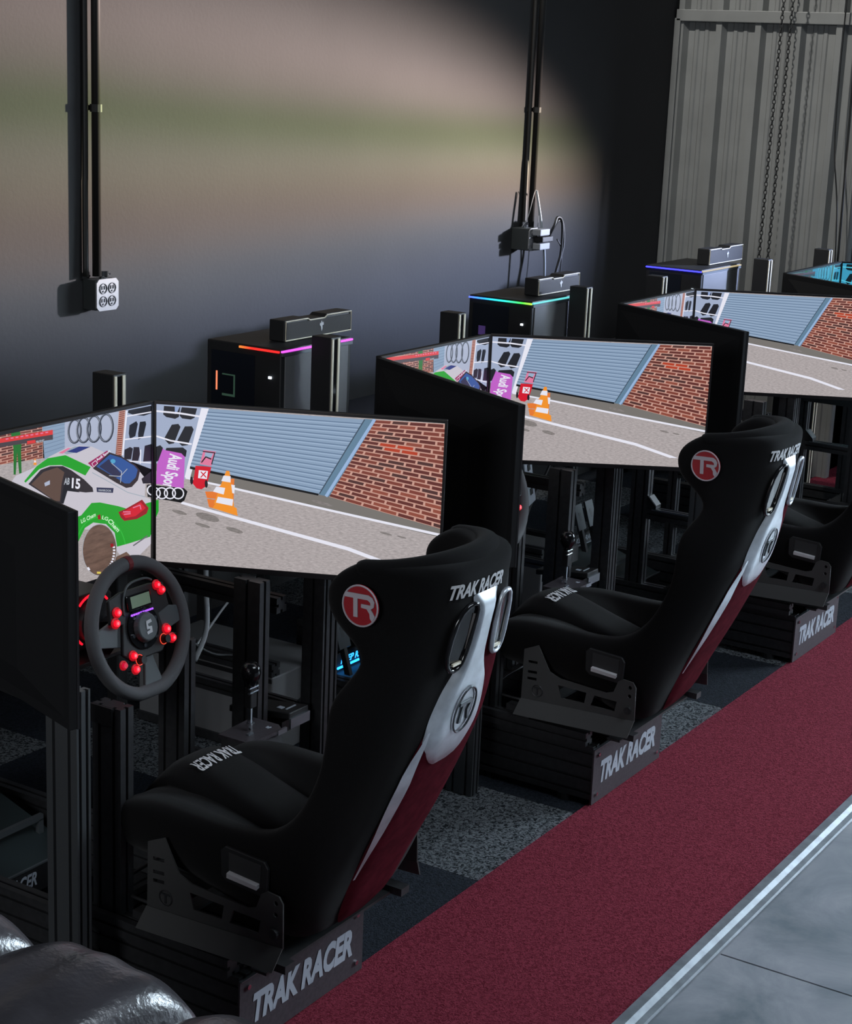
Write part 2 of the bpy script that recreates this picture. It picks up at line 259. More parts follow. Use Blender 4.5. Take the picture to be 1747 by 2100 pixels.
# ---- screen pictures: flat polygons in 1/10000 of the screen
SCREEN_TRACK = """asphalt|10000 0 0 0 0 10000 10000 10000
seam|6138 4076 1230 5447 0 5784 0 7237 1277 6145 5786 5034 6109 4956 10000 3531 10000 2909
shelf|1044 5424 805 4931 0 6277 0 10000 1651 10000 1843 9988
tyre|792 9275 659 9143 351 9214 238 9367 265 9901 841 9903
tyre|1346 9295 1213 9163 904 9200 815 9369 890 9899 1432 9885
shine|644 9909 816 9900 714 9490 654 9425
white|847 9450 851 9563 0 9606 0 9494
white|820 9453 1587 9326 1595 9439 828 9566
tyre|854 8660 628 7606 445 7524 267 7842 544 8765 776 8842
tyre|1319 8553 1123 7558 909 7472 736 7768 1007 8715 1253 8749
white|0 7927 505 7705 520 7805 3 8031 0 8011
white|487 7710 1253 7578 1260 7681 495 7813
tyre|234 7268 95 6450 0 6366 0 7321 139 7426
tyre|941 7385 1081 7209 1046 6804 272 6873 357 7284
white|1579 9928 1845 9920 1199 5443 1011 5512
door|1845 9920 7251 9907 5753 5053 1201 6193
doorline|1800 9674 7169 9594 7170 9652 1801 9730
doorlite|1799 9572 7175 9502 7176 9583 1801 9651
doorline|1762 9456 7082 9310 7083 9368 1764 9513
doorlite|1762 9354 7087 9218 7088 9299 1764 9434
doorline|1725 9238 6994 9026 6995 9084 1726 9295
doorlite|1724 9136 6999 8934 7001 9015 1726 9215
doorline|1687 9020 6906 8742 6907 8799 1689 9076
doorlite|1686 8918 6911 8649 6913 8730 1689 8997
doorline|1649 8801 6818 8457 6820 8515 1651 8858
doorlite|1648 8699 6823 8364 6825 8445 1651 8779
doorline|1611 8582 6730 8172 6732 8230 1614 8639
doorlite|1610 8480 6735 8079 6738 8160 1614 8560
doorline|1573 8364 6642 7887 6644 7945 1576 8420
doorlite|1572 8262 6647 7794 6650 7875 1576 8341
doorline|1535 8145 6554 7601 6556 7659 1538 8202
doorlite|1534 8042 6559 7508 6562 7590 1538 8122
doorline|1498 7925 6466 7316 6468 7374 1501 7982
doorlite|1496 7823 6471 7223 6474 7304 1501 7903
doorline|1460 7706 6377 7030 6380 7088 1463 7763
doorlite|1458 7604 6382 6937 6386 7018 1463 7684
doorline|1422 7487 6289 6744 6292 6802 1425 7544
doorlite|1420 7384 6294 6650 6298 6732 1425 7464
doorline|1383 7267 6201 6457 6204 6516 1387 7324
doorlite|1382 7165 6205 6364 6210 6445 1388 7244
doorline|1345 7047 6112 6171 6116 6229 1349 7104
doorlite|1344 6945 6117 6077 6121 6159 1350 7024
doorline|1307 6827 6023 5884 6027 5942 1312 6884
doorlite|1306 6725 6028 5790 6033 5872 1312 6804
doorline|1269 6607 5935 5597 5939 5655 1274 6664
doorlite|1268 6504 5939 5503 5945 5585 1274 6584
doorline|1231 6386 5846 5310 5850 5368 1236 6443
doorlite|1230 6284 5850 5216 5856 5297 1236 6364
black|1201 6227 5752 5088 5724 4967 1192 6065
rail|7250 9941 7654 9928 6109 4945 5754 5030
raillite|7556 9997 5957 4994 6046 4900 7644 9906
raildark|7239 9913 6628 7954 6662 7920 7272 9879
raildark|6636 7978 5751 5095 5784 5061 6669 7945
mortar|7654 9928 10000 9956 10000 3449 6109 4945
brick1|7646 9898 8165 9902 8127 9737 7598 9743
brick4|8236 9903 8758 9907 8731 9731 8200 9736
brick2|8829 9908 9353 9912 9338 9724 8804 9730
brick2|9424 9912 9950 9917 9946 9718 9410 9724
brick1|7577 9682 7821 9678 7777 9519 7529 9527
brick2|7892 9677 8413 9668 8381 9497 7850 9516
brick3|8484 9666 9007 9657 8986 9476 8453 9495
brick2|9079 9656 9604 9647 9594 9454 9059 9473
brick1|9676 9645 10000 9640 10000 9440 9667 9451
brick3|7514 9467 8035 9445 7996 9280 7466 9312
brick2|8106 9442 8629 9420 8601 9244 8069 9276
brick2|8700 9417 9225 9394 9208 9208 8674 9240
brick1|9297 9391 9823 9369 9818 9172 9281 9204
brick1|9895 9366 10000 9361 10000 9161 9891 9167
brick1|7444 9252 7667 9237 7623 9078 7396 9096
brick4|7739 9232 8261 9198 8227 9028 7696 9072
brick2|8332 9193 8856 9158 8833 8978 8300 9022
brick2|8928 9154 9454 9119 9442 8928 8906 8972
brick1|9526 9114 10000 9083 10000 8882 9515 8922
brick2|7387 9035 7909 8989 7870 8824 7339 8880
brick4|7980 8983 8504 8936 8475 8761 7943 8817
brick4|8576 8930 9102 8883 9083 8698 8548 8754
brick2|9173 8877 9701 8830 9694 8634 9156 8690
brick1|9774 8824 10000 8803 10000 8602 9767 8626
brick2|7310 8820 7465 8803 7419 8645 7262 8665
brick4|7536 8795 8059 8738 8024 8569 7492 8636
brick2|8131 8730 8656 8672 8630 8494 8096 8560
brick3|8727 8664 9255 8606 9239 8417 8703 8484
brick1|9327 8598 9856 8540 9851 8341 9313 8408
brick1|9928 8532 10000 8524 10000 8322 9925 8331
brick2|7244 8604 7766 8536 7727 8372 7196 8449
brick5|7838 8527 8362 8458 8333 8284 7799 8361
brick5|8434 8449 8961 8380 8941 8195 8406 8273
brick2|9033 8370 9562 8301 9552 8106 9015 8185
brick1|9634 8291 10000 8243 10000 8042 9626 8096
brick3|7176 8388 7324 8366 7278 8208 7128 8233
brick4|7395 8355 7919 8276 7883 8109 7350 8196
brick5|7990 8266 8516 8186 8490 8009 7955 8097
brick5|8588 8176 9116 8096 9100 7908 8563 7997
brick1|9189 8085 9719 8005 9712 7808 9173 7896
brick2|9791 7994 10000 7963 10000 7760 9786 7796
brick2|7110 8172 7612 8087 7572 7923 7061 8017
brick2|7684 8075 8209 7986 8178 7812 7645 7910
brick2|8281 7973 8809 7884 8787 7701 8251 7799
brick1|8881 7872 9411 7782 9399 7589 8861 7687
brick1|9483 7769 10000 7682 10000 7479 9473 7575
brick1|7042 7956 7262 7915 7217 7755 6994 7800
brick1|7333 7901 7858 7803 7822 7634 7289 7741
brick1|7930 7789 8457 7690 8431 7512 7895 7619
brick2|8529 7676 9058 7577 9041 7389 8504 7497
brick4|9131 7563 9662 7463 9655 7266 9115 7375
brick2|9735 7450 10000 7400 10000 7197 9729 7251
brick4|6975 7740 7467 7638 7427 7475 6927 7584
brick2|7539 7624 8065 7515 8034 7343 7499 7459
brick4|8137 7501 8666 7392 8643 7210 8107 7327
brick2|8738 7377 9269 7268 9255 7077 8717 7194
brick1|9341 7253 9875 7144 9871 6943 9329 7060
brick4|9947 7129 10000 7118 10000 6914 9945 6926
brick2|6908 7523 7141 7471 7096 7312 6860 7367
brick1|7213 7455 7738 7338 7702 7170 7169 7295
brick4|7810 7322 8338 7205 8311 7027 7775 7153
brick4|8410 7189 8940 7071 8922 6884 8384 7010
brick2|9013 7055 9545 6936 9536 6740 8996 6867
brick2|9618 6920 10000 6835 10000 6631 9610 6723
brick2|6849 7304 7374 7179 7333 7015 6801 7148
brick4|7446 7162 7973 7036 7941 6863 7406 6997
brick3|8045 7019 8574 6893 8551 6710 8014 6845
brick2|8647 6875 9178 6748 9164 6557 8625 6692
brick4|9251 6731 9785 6603 9780 6403 9238 6539
brick3|9858 6586 10000 6552 10000 6348 9854 6384
brick2|6774 7089 7007 7030 6962 6871 6726 6933
brick1|7078 7012 7605 6878 7568 6710 7034 6851
brick1|7676 6860 8205 6725 8177 6548 7641 6690
brick4|8277 6707 8808 6572 8789 6386 8250 6529
brick1|8881 6553 9414 6418 9404 6222 8863 6366
brick2|9487 6399 10000 6269 10000 6064 9478 6203
brick3|6707 6873 7171 6747 7129 6584 6658 6716
brick1|7242 6728 7770 6586 7736 6414 7201 6564
brick1|7842 6566 8372 6424 8347 6243 7809 6394
brick2|8444 6404 8977 6261 8960 6071 8420 6223
brick1|9049 6241 9584 6097 9576 5899 9034 6051
brick2|9657 6077 10000 5985 10000 5780 9650 5878
brick1|6640 6655 6841 6598 6796 6439 6591 6499
brick2|6913 6578 7440 6428 7402 6260 6868 6417
brick4|7512 6408 8041 6257 8012 6081 7475 6239
brick1|8113 6237 8645 6085 8624 5900 8085 6059
brick2|8718 6065 9252 5913 9239 5719 8698 5879
brick4|9325 5892 9861 5740 9857 5537 9313 5697
brick4|9934 5719 10000 5700 10000 5495 9932 5515
brick1|6572 6438 7013 6307 6971 6144 6524 6282
brick2|7085 6285 7613 6128 7579 5957 7043 6122
brick2|7685 6106 8216 5948 8189 5768 7652 5934
brick2|8288 5926 8821 5767 8803 5579 8263 5746
brick1|8894 5745 9429 5586 9420 5389 8877 5556
brick4|9503 5564 10000 5415 10000 5210 9494 5366
brick3|6505 6221 6713 6156 6667 5997 6456 6064
brick4|6784 6134 7312 5969 7274 5801 6740 5973
brick1|7384 5947 7914 5781 7884 5605 7347 5778
brick2|7986 5759 8518 5592 8497 5408 7957 5581
brick3|8591 5570 9126 5403 9112 5210 8570 5384
brick1|9199 5380 9736 5212 9731 5011 9186 5186
brick2|9810 5189 10000 5130 10000 4924 9805 4987
brick2|6438 6003 6959 5834 6917 5670 6389 5847
brick2|7031 5810 7560 5638 7526 5466 6990 5646
brick3|7632 5615 8164 5442 8137 5262 7599 5442
brick1|8236 5418 8770 5244 8752 5056 8211 5237
brick2|8843 5221 9379 5046 9369 4849 8826 5031
brick3|9453 5022 9992 4847 9990 4642 9444 4824
brick1|6370 5786 6626 5699 6581 5539 6322 5629
brick2|6698 5675 7226 5496 7188 5328 6654 5514
brick1|7298 5472 7829 5292 7799 5116 7261 5303
brick2|7901 5268 8434 5088 8412 4903 7872 5091
brick2|8507 5063 9043 4882 9029 4689 8486 4877
brick2|9116 4857 9654 4675 9648 4474 9103 4663
brick3|9728 4650 10000 4558 10000 4352 9722 4448
brick1|6321 5562 6848 5377 6806 5213 6273 5405
brick2|6920 5352 7450 5166 7415 4994 6879 5187
brick1|7522 5140 8054 4954 8027 4774 7489 4967
brick1|8127 4928 8661 4741 8642 4553 8101 4747
brick1|8734 4715 9272 4527 9260 4331 8716 4526
brick1|9345 4501 9885 4312 9881 4107 9335 4304
brick1|9958 4286 10000 4271 10000 4065 9956 4080
brick3|6235 5350 6404 5289 6358 5130 6186 5193
brick4|6476 5263 7004 5071 6965 4904 6430 5103
brick1|7076 5045 7607 4852 7575 4678 7038 4877
brick3|7680 4826 8213 4633 8189 4450 7649 4650
brick1|8286 4606 8822 4412 8805 4221 8263 4422
brick3|8895 4385 9433 4190 9425 3991 8879 4193
brick2|9507 4163 10000 3985 10000 3777 9499 3963
brick2|6168 5132 6655 4950 6612 4786 6119 4975
brick1|6727 4923 7257 4724 7221 4553 6685 4758
brick1|7329 4697 7862 4498 7834 4319 7295 4525
brick3|7934 4470 8469 4270 8449 4083 7907 4291
brick2|8542 4243 9080 4041 9067 3847 8523 4055
brick2|9153 4014 9694 3812 9688 3609 9141 3818
brick4|9767 3784 10000 3697 10000 3490 9763 3580
white|10000 2975 6140 4029 2805 4952 1044 5424 1041 5539 2801 5091 6135 4170 10000 3141
white|8469 738 6803 1632 2852 3064 890 3806 918 3961 2847 3263 6860 1842 8864 746
stain|1653 3362 1871 3312 2081 3202 2228 3059 2272 2923 2201 2829 2034 2804 1816 2854 1606 2965 1459 3107 1416 3243 1487 3336
stain|714 3403 852 3367 987 3301 1082 3222 1112 3151 1068 3107 963 3103 825 3139 690 3206 595 3285 566 3356 609 3399
stain|2665 2554 2822 2515 2974 2439 3081 2346 3114 2261 3065 2207 2946 2199 2789 2238 2637 2315 2531 2408 2497 2492 2547 2546
stain|1540 2676 1680 2638 1816 2573 1912 2497 1943 2431 1900 2393 1794 2394 1655 2432 1519 2497 1423 2573 1392 2639 1435 2676
stain|8020 2990 8133 2958 8243 2908 8323 2852 8349 2806 8315 2782 8231 2786 8118 2818 8007 2868 7928 2924 7901 2970 7935 2994
stain|8612 2819 8693 2797 8773 2760 8829 2717 8848 2680 8823 2658 8762 2658 8681 2680 8601 2717 8545 2760 8526 2797 8551 2819
stain|5688 4662 5877 4607 6064 4526 6198 4442 6244 4378 6188 4350 6046 4366 5856 4422 5670 4503 5536 4586 5491 4650 5546 4678
pinkA|982 4780 0 4968 0 5014 26 6212 235 7245 298 7140 887 7012 1015 6800
T|white|Audi Spor|344 6986 75 4839 939 6882
black|888 3876 451 3961 0 4006 0 4866 994 4817 1122 4624 1010 4030
white|126 4408 110 4242 153 4230 168 4396
white|120 4287 69 4142 105 4099 156 4244
white|87 4176 10 4074 34 4009 111 4111
white|33 4094 0 4079 0 3996 42 4016
white|23 4648 30 4728 0 4735 0 4653
white|0 4661 80 4580 102 4651 21 4733 0 4665
white|61 4610 116 4479 151 4530 95 4661
white|105 4521 127 4360 169 4382 147 4543
white|385 4440 370 4274 413 4262 428 4429
white|379 4319 329 4174 365 4131 416 4277
white|347 4209 270 4107 294 4041 371 4143
white|293 4127 201 4083 210 4004 302 4048
white|226 4086 132 4107 126 4026 219 4005
white|156 4093 75 4175 54 4104 134 4021
white|94 4145 39 4277 5 4226 60 4093
white|29 4396 0 4381 0 4274 8 4212 50 4234
white|45 4514 3 4525 0 4494 0 4355 29 4347
white|36 4468 86 4613 50 4656 0 4511
white|68 4579 145 4681 121 4746 44 4644
white|122 4661 214 4705 205 4783 113 4739
white|189 4701 282 4681 289 4761 196 4782
white|259 4695 339 4613 361 4684 281 4766
white|320 4643 376 4511 410 4562 355 4694
white|365 4554 386 4392 428 4414 407 4576
white|670 4476 655 4310 698 4298 713 4465
white|664 4355 614 4209 650 4167 701 4312
white|632 4244 555 4142 579 4076 656 4179
white|578 4162 485 4118 495 4040 587 4084
white|510 4121 417 4142 410 4062 504 4041
white|441 4128 360 4210 338 4139 419 4057
white|379 4180 323 4312 289 4261 345 4129
white|335 4270 313 4431 271 4409 293 4248
white|314 4383 329 4549 287 4561 271 4394
white|320 4504 370 4649 334 4692 284 4546
white|352 4614 429 4716 405 4782 328 4680
white|406 4696 499 4740 489 4819 397 4775
white|474 4737 567 4717 573 4797 480 4818
white|543 4731 624 4649 646 4720 565 4802
white|605 4679 661 4547 695 4598 639 4730
white|649 4590 671 4428 713 4450 691 4612
white|962 4513 946 4346 989 4334 1005 4501
white|956 4391 906 4246 942 4203 992 4349
white|924 4281 846 4178 871 4113 948 4215
white|869 4198 777 4154 786 4076 879 4120
white|802 4158 708 4178 702 4098 796 4077
white|732 4164 651 4247 629 4175 710 4093
white|670 4216 614 4349 580 4297 636 4165
white|626 4306 604 4468 562 4446 584 4284
white|605 4419 620 4586 578 4597 562 4431
white|611 4541 661 4686 625 4728 575 4583
white|643 4651 720 4753 696 4819 619 4717
white|697 4733 790 4777 780 4855 688 4811
white|765 4774 858 4753 865 4834 771 4854
white|834 4767 915 4685 937 4757 856 4839
white|896 4715 952 4583 986 4635 931 4767
white|941 4626 963 4464 1005 4486 983 4648
pinkB|1674 7323 2110 7266 1957 6349 1551 6411
doorlite|1739 7182 2014 7138 1945 6865 1708 6914
tyre|1648 7195 2081 7157 2084 7226 1651 7264
tyre|2059 7214 1947 6460 1983 6443 2095 7197
tyre|1622 6497 1780 6887 1746 6934 1588 6544
tyre|1742 6864 1948 6742 1963 6818 1757 6941
red|1617 4826 1441 4873 1298 5167 1360 5753 1398 6299 1958 6291 1896 5764 1787 5056
white|1516 6038 1840 6011 1802 5497 1489 5527
red|1574 5917 1766 5575 1793 5625 1600 5967
red|1758 5988 1569 5598 1596 5552 1785 5943
tyre|1215 5479 1241 5575 1275 5579 1305 5491 1319 5343 1311 5193 1285 5097 1251 5093 1221 5181 1207 5329
tyre|1735 5338 1761 5434 1795 5438 1826 5349 1840 5201 1832 5051 1806 4955 1772 4950 1742 5039 1728 5187
orange2|2537 5615 2775 5645 2759 4247 1816 4305 1745 4702 2057 4742
white|2450 5314 2797 5242 2785 4717 2369 4781
orange2|2162 4231 2768 3898 2921 3331 1892 3732 1817 4247
orange|2909 3306 2871 3793 2717 3915 2147 4078 2018 3689
orange|2487 6117 2600 6109 2780 3899 2061 3986
white|2395 5805 2646 5791 2643 5396 2316 5447
white|2143 5078 2457 5024 2405 4599 2025 4738
white|2202 4434 2744 4339 2717 3915 2135 4053
green|91 3974 92 3221 0 2837 0 3913"""
